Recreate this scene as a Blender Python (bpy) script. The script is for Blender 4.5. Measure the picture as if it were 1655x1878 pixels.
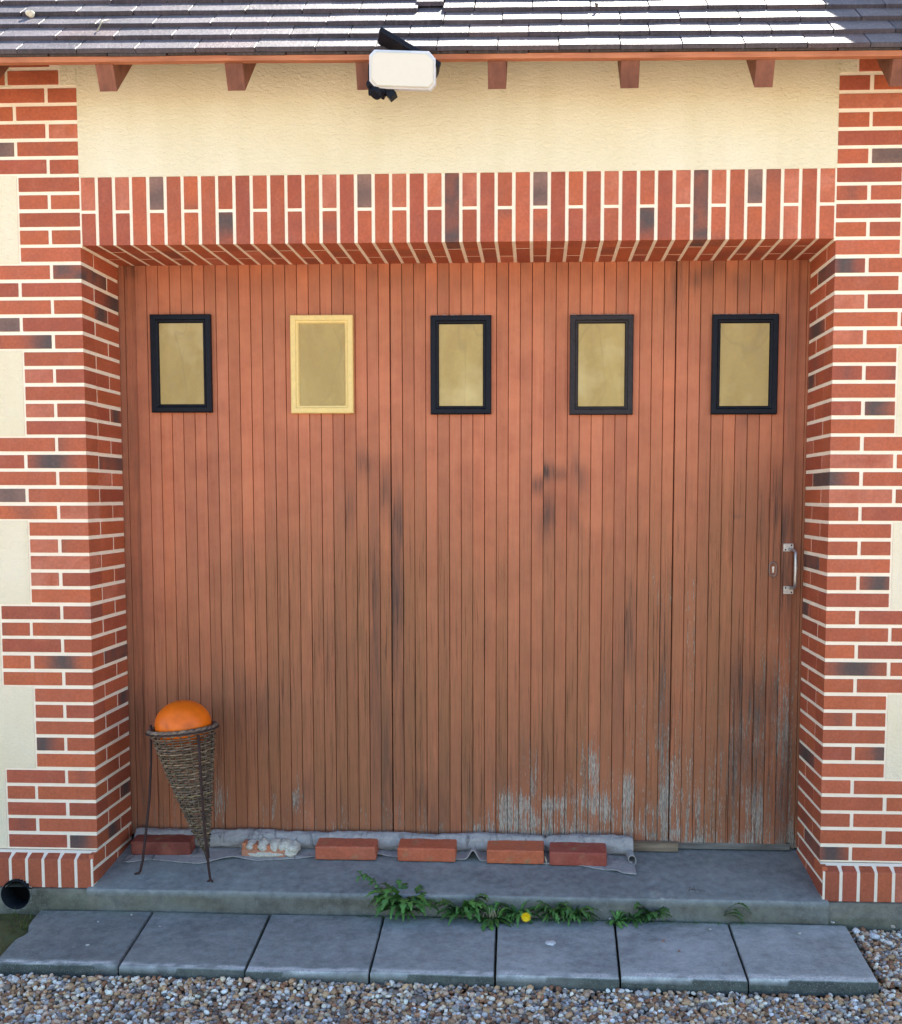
import bpy, math, random
import numpy as np
from mathutils import Matrix, Vector, noise as mnoise
R_ = random.Random(7)
scene = bpy.context.scene
for o in list(bpy.data.objects): bpy.data.objects.remove(o)
COL = scene.collection
scene.render.engine = 'CYCLES'
scene.render.resolution_x = 902; scene.render.resolution_y = 1024

# ------------------------------------------------------------------ camera
F, CX, CZ, CD, YW, PT, RL, PX, PY = 1907.5, .3114, -.9315, 3.8839, .0438, -.0760, -.0011, 899.39, 1056.54
_cy,_sy,_cp,_sp,_cr,_sr = math.cos(YW),math.sin(YW),math.cos(PT),math.sin(PT),math.cos(RL),math.sin(RL)
RM = np.array([[_cy,-_sy,0],[_sy,_cy,0],[0,0,1]])@np.array([[1,0,0],[0,_cp,-_sp],[0,_sp,_cp]])@np.array([[_cr,0,_sr],[0,1,0],[-_sr,0,_cr]])
CPOS = np.array([CX,-CD,CZ])
cam_d = bpy.data.cameras.new('camera'); cam = bpy.data.objects.new('camera', cam_d); COL.objects.link(cam)
m = Matrix.Identity(4)
for i in range(3):
    m[i][0] = RM[i,0]; m[i][1] = RM[i,2]; m[i][2] = -RM[i,1]; m[i][3] = CPOS[i]
cam.matrix_world = m
cam_d.sensor_fit = 'HORIZONTAL'; cam_d.sensor_width = 36; cam_d.lens = F/1655*36
cam_d.shift_x = -(PX-827.5)/1655; cam_d.shift_y = (PY-939)/1655
cam_d.clip_start = .05; cam_d.clip_end = 3000
scene.camera = cam

# ------------------------------------------------------------------ light
SUN_EL, SUN_AZ = 56, 20        # azimuth from +Y (behind the house) towards +X
sdir = Vector((math.sin(math.radians(SUN_AZ))*math.cos(math.radians(SUN_EL)), math.cos(math.radians(SUN_AZ))*math.cos(math.radians(SUN_EL)), math.sin(math.radians(SUN_EL))))
world = bpy.data.worlds.new('World'); scene.world = world; world.use_nodes = True
wn = world.node_tree.nodes; wl = world.node_tree.links
bg = wn['Background']; sky = wn.new('ShaderNodeTexSky'); sky.sky_type = 'NISHITA'; sky.sun_disc = False
sky.sun_elevation = math.radians(SUN_EL); sky.sun_rotation = math.radians(SUN_AZ)
sky.dust_density = .4; sky.air_density = 1.0; sky.ozone_density = 2.0
wl.new(sky.outputs[0], bg.inputs[0]); bg.inputs[1].default_value = .13
sl = bpy.data.lights.new('sun','SUN'); sun = bpy.data.objects.new('sun', sl); COL.objects.link(sun)
sl.energy = 5.0; sl.angle = math.radians(.5); sl.color = (1,.92,.80)
sun.rotation_euler = sdir.to_track_quat('Z','Y').to_euler()
scene.view_settings.view_transform = 'Standard'; scene.view_settings.look = 'None'
scene.view_settings.exposure = 1.80; scene.view_settings.gamma = 1

# ------------------------------------------------------------------ helpers
def at(x, y, ax, v):
    d = RM@np.array([(x-PX)/F, 1, -(y-PY)/F]); i = 'XYZ'.index(ax); t = (v-CPOS[i])/d[i]
    return CPOS+t*d
SZ0, SY0, SSL = -2.435, -.06, .05/.405
def sill_z(y): return SZ0+(y-SY0)*SSL
def on_sill(x, y):
    d = RM@np.array([(x-PX)/F, 1, -(y-PY)/F]); t = (SZ0+(CPOS[1]-SY0)*SSL-CPOS[2])/(d[2]-d[1]*SSL)
    return CPOS+t*d
def srgb(r, g, b, s=1.0):
    return tuple(s*((c/255/12.92) if c/255 <= .04045 else ((c/255+.055)/1.055)**2.4) for c in (r,g,b))
def clampv(v): return max(0., min(1., v))
def mixc(a, b, t): t = clampv(t); return tuple(a[i]*(1-t)+b[i]*t for i in range(3))
def nz(x, y=0., z=0.): return mnoise.noise(Vector((x,y,z)))
def fbm(x, y, z=0., o=4): return mnoise.fractal(Vector((x,y,z)), 1.0, 2.0, o)

class MB:
    def __init__(s): s.v=[]; s.f=[]; s.c=[]; s.smooth=False
    def add(s, vs, fs, col=(1,1,1)):
        n = len(s.v); s.v += [tuple(v) for v in vs]; s.f += [tuple(i+n for i in f) for f in fs]
        if callable(col): s.c += [col(v) for v in vs]
        elif len(col) and hasattr(col[0],'__len__'): s.c += list(col)
        else: s.c += [tuple(col)]*len(vs)
    def box(s, x0,x1,y0,y1,z0,z1, col=(1,1,1), seg=(1,1,1), M=None, jit=0):
        nx,ny,nz_ = seg; vs=[]; idx={}; fs=[]
        def g(i,j,k):
            key=(i,j,k)
            if key not in idx:
                idx[key]=len(vs); vs.append(Vector((x0+(x1-x0)*i/nx, y0+(y1-y0)*j/ny, z0+(z1-z0)*k/nz_)))
            return idx[key]
        for i in range(nx):
            for j in range(ny):
                fs.append((g(i,j,0),g(i,j+1,0),g(i+1,j+1,0),g(i+1,j,0))); fs.append((g(i,j,nz_),g(i+1,j,nz_),g(i+1,j+1,nz_),g(i,j+1,nz_)))
            for k in range(nz_):
                fs.append((g(i,0,k),g(i+1,0,k),g(i+1,0,k+1),g(i,0,k+1))); fs.append((g(i,ny,k),g(i,ny,k+1),g(i+1,ny,k+1),g(i+1,ny,k)))
        for j in range(ny):
            for k in range(nz_):
                fs.append((g(0,j,k),g(0,j,k+1),g(0,j+1,k+1),g(0,j+1,k))); fs.append((g(nx,j,k),g(nx,j+1,k),g(nx,j+1,k+1),g(nx,j,k+1)))
        if callable(col): cs=[col(v) for v in vs]
        else: cs=[tuple(col)]*len(vs)
        if jit: vs=[v+Vector((R_.uniform(-jit,jit),R_.uniform(-jit,jit),R_.uniform(-jit,jit))) for v in vs]
        if M is not None: vs=[M@v for v in vs]
        s.add(vs, fs, cs)
    def tube(s, pts, rad, n=8, col=(1,1,1), cap=True):
        pts=[Vector(p) for p in pts]; vs=[]; fs=[]
        if not hasattr(rad,'__len__'): rad=[rad]*len(pts)
        up=Vector((0,0,1)); prev=None
        for i,p in enumerate(pts):
            t=(pts[min(i+1,len(pts)-1)]-pts[max(i-1,0)]).normalized()
            if prev is None:
                a=up if abs(t.z)<.9 else Vector((1,0,0)); u=t.cross(a).normalized()
            else: u=(prev-t*prev.dot(t)).normalized()
            prev=u; w=t.cross(u)
            for k in range(n):
                a=2*math.pi*k/n; vs.append(p+(u*math.cos(a)+w*math.sin(a))*rad[i])
        for i in range(len(pts)-1):
            for k in range(n): fs.append((i*n+k,i*n+(k+1)%n,(i+1)*n+(k+1)%n,(i+1)*n+k))
        if cap: fs.append(tuple(range(n))[::-1]); fs.append(tuple((len(pts)-1)*n+k for k in range(n)))
        s.add(vs,fs,col)
    def grid(s, fn, nu, nv, col=(1,1,1)):
        vs=[Vector(fn(i/nu,j/nv)) for i in range(nu+1) for j in range(nv+1)]
        fs=[(i*(nv+1)+j,(i+1)*(nv+1)+j,(i+1)*(nv+1)+j+1,i*(nv+1)+j+1) for i in range(nu) for j in range(nv)]
        s.add(vs,fs,col)
    def sphere(s, c, r, nu=20, nv=12, col=(1,1,1)):
        if not hasattr(r,'__len__'): r=(r,r,r)
        vs=[];fs=[]
        for j in range(nv+1):
            ph=math.pi*j/nv
            for i in range(nu):
                th=2*math.pi*i/nu; vs.append(Vector((c[0]+r[0]*math.sin(ph)*math.cos(th),c[1]+r[1]*math.sin(ph)*math.sin(th),c[2]+r[2]*math.cos(ph))))
        for j in range(nv):
            for i in range(nu): fs.append((j*nu+i,(j+1)*nu+i,(j+1)*nu+(i+1)%nu,j*nu+(i+1)%nu))
        s.add(vs,fs,col)
    def build(s, name, mat, parent=None, smooth=False, bevel=0, origin=None, seg=2):
        me=bpy.data.meshes.new(name); vs=s.v
        if origin is not None: vs=[(v[0]-origin[0],v[1]-origin[1],v[2]-origin[2]) for v in vs]
        me.from_pydata(vs,[],s.f)
        ca=me.color_attributes.new('Col','FLOAT_COLOR','POINT')
        a=np.ones((len(vs),4),dtype=np.float32); a[:,:3]=np.array(s.c,dtype=np.float32)[:,:3]; ca.data.foreach_set('color',a.ravel())
        me.polygons.foreach_set('use_smooth',[smooth]*len(me.polygons)); me.update()
        o=bpy.data.objects.new(name,me); COL.objects.link(o)
        if isinstance(mat,(list,tuple)):
            for q in mat: me.materials.append(q)
        else: me.materials.append(mat)
        if origin is not None: o.location=origin
        if parent is not None:
            o.parent=parent; o.matrix_parent_inverse=parent_world(parent).inverted()
        if bevel:
            b=o.modifiers.new('bevel','BEVEL'); b.width=bevel; b.segments=seg; b.limit_method='ANGLE'; b.angle_limit=math.radians(40)
        return o
def parent_world(p):
    M=Matrix.Translation(p.location)@p.rotation_euler.to_matrix().to_4x4()
    if p.parent: M=parent_world(p.parent)@p.matrix_parent_inverse@M
    return M
def tag(o,label=None,cat=None,group=None,kind=None):
    if label: o['label']=label
    if cat: o['category']=cat
    if group: o['group']=group
    if kind: o['kind']=kind
    return o
def empty(name,loc):
    o=bpy.data.objects.new(name,None); o.location=loc; o.empty_display_size=.05; COL.objects.link(o); return o

# ------------------------------------------------------------------ materials
class NT:
    def __init__(s,name,rough=.7,spec=.3):
        s.m=bpy.data.materials.new(name); s.m.use_nodes=True; s.t=s.m.node_tree; s.n=s.t.nodes; s.l=s.t.links
        s.b=s.n['Principled BSDF']; s.b.inputs['Roughness'].default_value=rough; s.b.inputs['Specular IOR Level'].default_value=spec
        s.tc=s.n.new('ShaderNodeTexCoord'); s.geo=s.n.new('ShaderNodeNewGeometry')
    def pos(s,scale=(1,1,1),local=False):
        mp=s.n.new('ShaderNodeMapping'); mp.inputs['Scale'].default_value=scale
        s.l.new(s.tc.outputs['Object'] if local else s.geo.outputs['Position'],mp.inputs[0]); return mp.outputs[0]
    def noise(s,vec,scale,detail=4,rough=.55,dist=0):
        t=s.n.new('ShaderNodeTexNoise'); t.inputs['Scale'].default_value=scale; t.inputs['Detail'].default_value=detail
        t.inputs['Roughness'].default_value=rough; t.inputs['Distortion'].default_value=dist; s.l.new(vec,t.inputs['Vector']); return t.outputs[0]
    def vor(s,vec,scale,feature='F1',out='Distance'):
        t=s.n.new('ShaderNodeTexVoronoi'); t.feature=feature; t.inputs['Scale'].default_value=scale; s.l.new(vec,t.inputs['Vector']); return t.outputs[out]
    def rng(s,v,a,b,c=0,d=1,smooth=False):
        t=s.n.new('ShaderNodeMapRange'); t.inputs[1].default_value=a; t.inputs[2].default_value=b; t.inputs[3].default_value=c; t.inputs[4].default_value=d
        if smooth: t.interpolation_type='SMOOTHSTEP'
        s.l.new(v,t.inputs[0]); return t.outputs[0]
    def math(s,op,a,b=None):
        t=s.n.new('ShaderNodeMath'); t.operation=op
        for i,q in enumerate((a,b)):
            if q is None: continue
            if isinstance(q,(int,float)): t.inputs[i].default_value=q
            else: s.l.new(q,t.inputs[i])
        return t.outputs[0]
    def mix(s,f,a,b,mode='MIX'):
        t=s.n.new('ShaderNodeMix'); t.data_type='RGBA'; t.blend_type=mode
        for i,q in ((0,f),(6,a),(7,b)):
            if isinstance(q,(int,float)): t.inputs[i].default_value=q
            elif isinstance(q,tuple): t.inputs[i].default_value=(*q[:3],1)
            else: s.l.new(q,t.inputs[i])
        return t.outputs[2]
    def attr(s,out=0):
        t=s.n.new('ShaderNodeAttribute'); t.attribute_name='Col'; return t.outputs[out]
    def sep(s,c):
        t=s.n.new('ShaderNodeSeparateColor'); s.l.new(c,t.inputs[0]); return t.outputs
    def gray(s,v):
        t=s.n.new('ShaderNodeCombineColor')
        for i in range(3): s.l.new(v,t.inputs[i])
        return t.outputs[0]
    def color(s,c):
        if isinstance(c,tuple): s.b.inputs['Base Color'].default_value=(*c[:3],1)
        else: s.l.new(c,s.b.inputs['Base Color'])
    def bump(s,h,dist=.002,strength=1.,prev=None):
        t=s.n.new('ShaderNodeBump'); t.inputs['Distance'].default_value=dist; t.inputs['Strength'].default_value=strength
        s.l.new(h,t.inputs['Height'])
        if prev is not None: s.l.new(prev,t.inputs['Normal'])
        s.l.new(t.outputs[0],s.b.inputs['Normal']); return t.outputs[0]
    def rough(s,v): s.l.new(v,s.b.inputs['Roughness'])

def mat_brick(name='brick_clay',amt=1.):
    t=NT(name,.62,.35); p=t.pos()
    n1=t.noise(p,9,5,.6); n2=t.noise(p,90,4,.6); n3=t.noise(p,420,2,.5)
    c=t.mix(1.,t.attr(),t.gray(t.rng(n1,.25,.75,.84,1.12)),'MULTIPLY')
    n4=t.noise(t.pos((1,1,2.2)),34,5,.65)
    c=t.mix(1.,c,t.gray(t.rng(n2,.3,.7,.84,1.14)),'MULTIPLY'); c=t.mix(t.rng(n4,.52,.75,0,.22),c,srgb(116,66,48))
    c=t.mix(t.rng(n2,.66,.78,0,.35),c,srgb(205,150,120))
    c=t.mix(t.rng(n3,.70,.80,0,.5),c,srgb(70,45,38))
    t.color(c); t.rough(t.rng(n1,.3,.7,.5,.75))
    b=t.bump(n2,.0012); t.bump(n3,.0006,1.,b); return t.m
def mat_mortar():
    t=NT('mortar',.9,.15); p=t.pos(); n1=t.noise(p,14,4); n2=t.noise(p,260,3)
    c=t.mix(t.rng(n1,.3,.7),srgb(244,230,206),srgb(236,220,194)); c=t.mix(t.rng(n2,.6,.75,0,.35),c,srgb(206,188,160))
    t.color(c); t.bump(n2,.001); return t.m
def mat_plaster(ca=srgb(218,206,172),cb=srgb(226,217,190),name='cream_render'):
    t=NT(name,.92,.12); p=t.pos(); p2=t.pos((1,1,1.7))
    n1=t.noise(p,2.2,4,.6); n2=t.noise(p2,55,4,.6,.6); n3=t.noise(p,170,3,.6); n4=t.noise(t.pos((6,6,.7)),1.6,4)
    c=t.mix(t.rng(n1,.3,.7),ca,cb)
    c=t.mix(t.rng(n4,.48,.72,0,.30),c,srgb(206,196,160))
    c=t.mix(t.rng(n3,.62,.75,0,.25),c,srgb(204,188,148))
    t.color(c); b=t.bump(n2,.0055,.8); t.bump(n3,.0015,.8,b); return t.m
def mat_tile():
    t=NT('roof_tile',.6,.42); p=t.pos(); n1=t.noise(p,7,4); n2=t.noise(t.pos((1.,.35,.35)),110,4,.65); n3=t.noise(p,330,3,.6)
    c=t.mix(1.,t.attr(),t.gray(t.rng(n1,.3,.7,.75,1.25)),'MULTIPLY')
    c=t.mix(t.rng(n2,.48,.68,0,.5),c,srgb(132,122,120)); c=t.mix(t.rng(n3,.55,.72,0,.7),c,srgb(34,32,34))
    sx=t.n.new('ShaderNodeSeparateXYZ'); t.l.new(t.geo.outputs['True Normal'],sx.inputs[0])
    c=t.mix(t.rng(sx.outputs[2],.35,.65),t.mix(1.,c,(.5,.48,.56),'MULTIPLY'),c)  # butt and side faces tinted darker by normal: shade put into the colour
    t.color(c); b=t.bump(n2,.0025); t.bump(n3,.001,1,b); return t.m
def mat_concrete(name,base,moss=0.,spots=.3,wear=False):
    t=NT(name,.88,.2); p=t.pos(); n1=t.noise(p,3.5,5,.6); n2=t.noise(p,28,5,.65); n3=t.noise(p,260,4,.7); n4=t.noise(p,70,5,.75)
    at_=t.attr()
    if wear:
        sp=t.sep(at_); wr=t.rng(sp[0],1.12,1.6); cl_=t.n.new('ShaderNodeVectorMath'); cl_.operation='MINIMUM'; cl_.inputs[1].default_value=(1.25,1.25,1.25); t.l.new(at_,cl_.inputs[0]); at_=cl_.outputs[0]
    c=t.mix(1.,at_,base,'MULTIPLY')
    c=t.mix(1.,c,t.gray(t.rng(n1,.3,.7,.70,1.22)),'MULTIPLY'); c=t.mix(1.,c,t.gray(t.rng(n2,.3,.7,.74,1.20)),'MULTIPLY')
    c=t.mix(t.rng(n3,.58,.72,0,spots),c,tuple(min(1,q*1.9) for q in base)); c=t.mix(t.rng(n4,.56,.70,0,spots),c,tuple(q*.5 for q in base))
    if wear:
        g_=t.noise(p,150,5,.8); c=t.mix(t.math('MULTIPLY',wr,t.rng(g_,.42,.58,.15,1)),c,srgb(222,222,216))
    if moss:
        mm=t.math('MULTIPLY',t.rng(n1,.36,.62,0,1,True),t.rng(n2,.35,.6,.3,1)); c=t.mix(t.math('MULTIPLY',mm,moss),c,srgb(86,96,60))
    t.color(c); b=t.bump(n2,.003); t.bump(n3,.0022,1,b); return t.m
def mat_wood(name,base,dark,grain=(60,60,4),spec=.25,rough=.7):
    t=NT(name,rough,spec); n=t.noise(t.pos(grain),1,5,.65,.4); n2=t.noise(t.pos(),6,4)
    c=t.mix(t.rng(n,.35,.7),base,dark); c=t.mix(1.,c,t.gray(t.rng(n2,.3,.7,.8,1.15)),'MULTIPLY'); c=t.mix(1.,c,t.attr(),'MULTIPLY')
    t.color(c); t.bump(n,.0008); return t.m
def mat_plain(name,c,rough=.5,spec=.4,var=.12,metal=0,bump=0.,scale=60):
    t=NT(name,rough,spec); n=t.noise(t.pos(),scale,4,.6)
    cc=t.mix(1.,t.attr(),c,'MULTIPLY'); cc=t.mix(1.,cc,t.gray(t.rng(n,.3,.7,1-var,1+var)),'MULTIPLY'); t.color(cc)
    t.b.inputs['Metallic'].default_value=metal
    if bump: t.bump(n,bump)
    return t.m
def mat_door():
    # Col.r = dark stain plus painted shade, Col.g = peeled paint, Col.b = bare brown; alpha-free board tint comes from the board noise
    t=NT('door_paint',.68,.28); a=t.sep(t.attr())
    p=t.pos(); bx=t.n.new('ShaderNodeAttribute'); bx.attribute_name='tint'
    fine=t.noise(t.pos((260,1,7)),1,5,.65,.5); mid=t.noise(t.pos((70,1,3.2)),1,5,.6,.8); blot=t.noise(p,7,5,.65); spk=t.noise(t.pos((330,1,60)),1,4,.6); ck=t.noise(t.pos((150,1,2.2)),1,6,.7,.3)
    c=t.mix(t.rng(blot,.35,.68),srgb(187,113,79),srgb(166,96,67))
    c=t.mix(t.rng(mid,.45,.72,0,.35),c,srgb(194,128,96))
    c=t.mix(1.,c,bx.outputs[0],'MULTIPLY')
    br=t.math('MULTIPLY',a[2],t.rng(t.math('ADD',mid,t.math('MULTIPLY',fine,.6)),.55,1.05,.45,1.2)); br=t.math('MINIMUM',br,1.)
    c=t.mix(br,c,srgb(142,94,60))
    c=t.mix(t.math('MULTIPLY',br,t.rng(fine,.5,.68,0,.45)),c,srgb(98,62,44))
    pm=t.math('ADD',t.math('MULTIPLY',a[1],1.08),t.math('MULTIPLY',t.math('SUBTRACT',t.math('ADD',t.math('ADD',t.math('MULTIPLY',fine,.55),t.math('MULTIPLY',mid,.25)),t.math('MULTIPLY',spk,.2)),.5),4.4))
    pk=t.rng(pm,.46,.70,0,.92,True); pk=t.math('MULTIPLY',pk,t.rng(a[1],.02,.12))
    grey=t.mix(t.rng(spk,.35,.7),srgb(120,116,106),srgb(192,180,160)); grey=t.mix(t.rng(mid,.55,.7,0,.5),grey,srgb(84,74,66))
    c=t.mix(pk,c,grey)
    dk=t.math('MULTIPLY',a[0],t.rng(t.math('ADD',t.math('MULTIPLY',mid,.55),t.math('MULTIPLY',fine,.45)),.36,.64,.34,1.15)); dk=t.math('MINIMUM',dk,1.)
    c=t.mix(dk,c,srgb(66,52,46))
    c=t.mix(t.rng(spk,.72,.78,0,.35),c,srgb(70,44,34))
    ckm=t.math('MULTIPLY',t.rng(ck,.585,.65,0,.75,True),t.math('ADD',t.math('MULTIPLY',a[2],.8),t.math('MULTIPLY',a[0],.6))); c=t.mix(t.math('MINIMUM',ckm,.85),c,srgb(58,38,30))
    t.color(c); h=t.math('ADD',t.math('ADD',t.math('MULTIPLY',ckm,-1.5),fine),t.math('MULTIPLY',pk,-.8)); b=t.bump(h,.0009); t.bump(blot,.002,.5,b)
    t.rough(t.rng(pk,0,1,.6,.85)); return t.m
def mat_gravel_ground():
    t=NT('gravel_bed',.9,.2); p=t.pos(); co=t.vor(p,62,'F1','Color'); d=t.vor(p,62); hs=t.sep(co)
    c=t.mix(hs[0],srgb(178,158,132),srgb(208,198,182)); c=t.mix(t.rng(hs[1],.6,1),c,srgb(166,130,98)); c=t.mix(t.rng(hs[2],.75,1),c,srgb(222,214,200))
    c=t.mix(t.rng(d,.55,.9,0,.6),c,srgb(100,86,70)); n=t.noise(p,.8,4); c=t.mix(1.,c,t.gray(t.rng(n,.3,.7,.85,1.1)),'MULTIPLY')
    t.color(c); t.bump(t.rng(d,0,.8,1,0),.008); return t.m
def mat_stone():
    t=NT('gravel_stone',.72,.35); p=t.pos(); n=t.noise(p,150,4,.6); n2=t.noise(p,600,2)
    c=t.mix(1.,t.attr(),t.gray(t.rng(n,.3,.7,.72,1.25)),'MULTIPLY'); c=t.mix(t.rng(n2,.66,.75,0,.4),c,srgb(90,74,60)); t.color(c); t.bump(n,.0012); return t.m
def mat_glass():
    t=NT('yellowed_pane',.22,.5); p=t.pos(); p2=t.pos((1,1,.35)); n=t.noise(p2,7,5,.6,1.2); n2=t.noise(p,38,5,.65); n3=t.noise(p2,1.7,2,.5,2.0)
    c=t.mix(t.rng(n,.3,.7),srgb(154,126,58),srgb(172,146,78)); c=t.mix(t.rng(n2,.5,.75,0,.22),c,srgb(196,174,112)); c=t.mix(t.rng(t.noise(p,4.5,3,.6),.5,.7,0,.45),c,srgb(206,188,132)); c=t.mix(t.rng(t.noise(p2,13,5,.7,1.),.6,.8,0,.25),c,srgb(124,104,58))
    ln=t.math('ABSOLUTE',t.math('SUBTRACT',n3,.5)); c=t.mix(t.rng(ln,0,.006,.26,0),c,srgb(120,100,54))
    t.color(c); t.rough(t.rng(n2,.3,.7,.25,.5)); t.bump(n,.002,.3); return t.m
def mat_leaf(name,a,b):
    t=NT(name,.5,.35); n=t.noise(t.pos(),40,3); c=t.mix(t.rng(n,.3,.7),a,b); c=t.mix(1.,c,t.attr(),'MULTIPLY'); t.color(c); return t.m
def mat_cloth():
    t=NT('felt_cloth',.95,.1); p=t.pos(); n1=t.noise(p,6,5,.6); n2=t.noise(t.pos((1,1,1)),60,4,.65); n3=t.noise(p,500,2); n4=t.noise(t.pos((9,3,3)),3,4,.6,1.)
    c=t.mix(t.rng(n1,.3,.7),srgb(168,164,158),srgb(146,144,140)); c=t.mix(t.rng(n2,.5,.72,0,.55),c,srgb(190,184,174)); c=t.mix(t.rng(n4,.56,.7,0,.8),c,srgb(92,90,88))
    t.color(c); b=t.bump(n2,.0035); t.bump(n3,.0008,1,b); return t.m

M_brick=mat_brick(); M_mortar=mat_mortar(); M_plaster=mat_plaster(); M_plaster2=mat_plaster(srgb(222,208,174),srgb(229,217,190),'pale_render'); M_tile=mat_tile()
M_sill=mat_concrete('sill_concrete',srgb(140,143,139),.16,.5); M_plinth=mat_concrete('plinth_concrete',srgb(112,116,108),.55,.35)
M_slab=mat_concrete('slab_concrete',srgb(156,160,155),.12,.7,True)
M_rafter=mat_wood('stained_wood',srgb(136,86,66),srgb(104,64,50),(30,30,8)); M_batten=mat_wood('batten_wood',srgb(186,120,84),srgb(162,96,66),(5,60,60))
M_slat=mat_wood('weathered_wood',srgb(146,128,104),srgb(98,82,66),(5,70,70)); M_door=mat_door(); M_glass=mat_glass()
M_blackp=mat_plain('black_gloss_paint',(.006,.007,.012),.45,.14,.3,bump=.0008); M_brownp=mat_plain('brown_black_paint',(.020,.015,.016),.5,.25,.4,bump=.001)
M_creamp=mat_plain('cream_paint',srgb(222,194,124),.5,.35,.06,bump=.0006); M_metal=mat_plain('worn_steel',(.42,.41,.39),.38,.5,.25,.85,.0004,120)
M_iron=mat_plain('rusty_iron',srgb(64,46,42),.7,.3,.35,.3,.0008,150); M_black=mat_plain('black_plastic',(.006,.008,.014),.55,.15,.15)
M_void=mat_plain('dark_interior',(.01,.01,.01),.9,.05,.1)
M_white=mat_plain('white_diffuser',srgb(200,197,185),.35,.5,.02); M_whiteb=mat_plain('white_plastic',srgb(200,201,204),.4,.45,.02)
M_wick=mat_wood('wicker',srgb(150,132,108),srgb(84,70,58),(40,40,40)); M_orange=mat_plain('orange_skin',srgb(226,106,10),.42,.35,.10,bump=.0006,scale=25)
M_stone=mat_stone(); M_cloth=mat_cloth(); M_leaf=mat_leaf('weed_leaf',srgb(56,92,42),srgb(80,122,56)); M_grass=mat_leaf('grass_blade',srgb(62,86,36),srgb(98,120,52))
M_yellow=mat_plain('petal_yellow',srgb(240,205,20),.6,.3,.1); M_dry=mat_leaf('dry_stem',srgb(150,138,108),srgb(180,170,140))
M_pane=mat_plain('solar_cell',(.01,.014,.03),.15,.6,.1); M_white_seal=mat_plain('white_sealant',srgb(205,198,188),.7,.3,.15)

# ------------------------------------------------------------------ house shell
HX,HZ,HR=-1.689,-2.4655,.0575
P=.064; HW=1.3875; DEP=.345; BH=.052; JT=.0138; ST=.229; HD=.108; ZB=36*-P
house=empty('brick_house',(0,0,-2.55)); tag(house,'brick and cream render garage front with a wide plank door under a tiled eave','house')
wall=MB(); sides={-1:MB(),1:MB()}
def plate(x0,x1,z0,z1): (wall if z1>.6 else sides[-1 if x0<0 else 1]).box(x0,x1,.0012,.012,z0,z1)
plate(-HW+.0,HW-.0,.2475,.80)
for s in (-1,1):
    def seg(x0,x1,z0,z1):
        a,b=sorted((s*x0,s*x1)); plate(a,b,z0,z1)
    NX=HW+ST+.008; WX=HW+ST+HD+JT+.008; FAR=3.4
    for k0,k1,w in ((-1,4,NX),(4,9,WX),(-6,-1,WX),(-11,-6,NX),(-16,-11,WX),(-21,-16,NX),(-26,-21,WX),(-31,-26,NX),(-36,-31,WX)):
        seg(w,FAR,k0*P+(.0 if k0!=-36 else .003),k1*P)
    seg(HW+ST+JT+.002,FAR,9*P,.80)
    # render stepping in over the top courses
    seg(HW-.001,HW+.060,9*P+.004,.80)
wallo=wall.build('wall',M_plaster,house); [q.build('render_panel',M_plaster2,house) for q in sides.values()]
core=MB()
for s in (-1,1):
    a,b=sorted((s*(HW+.0025),s*3.4)); core.box(a,b,.0032,DEP,ZB,.80)
    a,b=sorted((s*(HW+.0025),s*1.62)); 
core.box(-HW-.0025,HW+.0025,.0032,DEP,.0012,.80)
core.build('mortar_bed',M_mortar,house)

PAL=[srgb(172,89,58),srgb(166,84,55),srgb(176,91,60),srgb(160,80,56),srgb(178,92,57)]
SAL=srgb(194,118,92); DARK=srgb(82,70,66); GREY=srgb(124,108,98)
def brickcol(kind=None,axis=0,c0=0,c1=1,u0=.5,w=.35):
    base=R_.choice(PAL); s=R_.uniform(.9,1.08); base=tuple(q*s for q in base)
    if kind is None:
        r=R_.random()
        if r<.05: kind='salmon'
        elif r<.12: kind='rflash'; u0=R_.choice((0,1,.5)); w=.22
    sd=R_.uniform(0,99)
    def f(v):
        u=(v[axis]-c0)/(c1-c0); n=nz(v[0]*22+sd,v[1]*22,v[2]*22)
        if kind=='dark': return mixc(base,DARK,.72+n*.5)
        if kind=='flash': return mixc(base,DARK,math.exp(-((u-u0)/w)**2)*1.05+n*.25)
        if kind=='grey': return mixc(mixc(base,GREY,.75),DARK,math.exp(-((u-u0)/w)**2)*.6+n*.3)
        if kind=='rflash': return mixc(base,DARK,math.exp(-((u-u0)/w)**2)*.35+n*.1)
        if kind=='salmon': return mixc(base,SAL,.5+n*.6)
        return mixc(base,SAL,n*.35)
    return f
J=.0007
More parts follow.
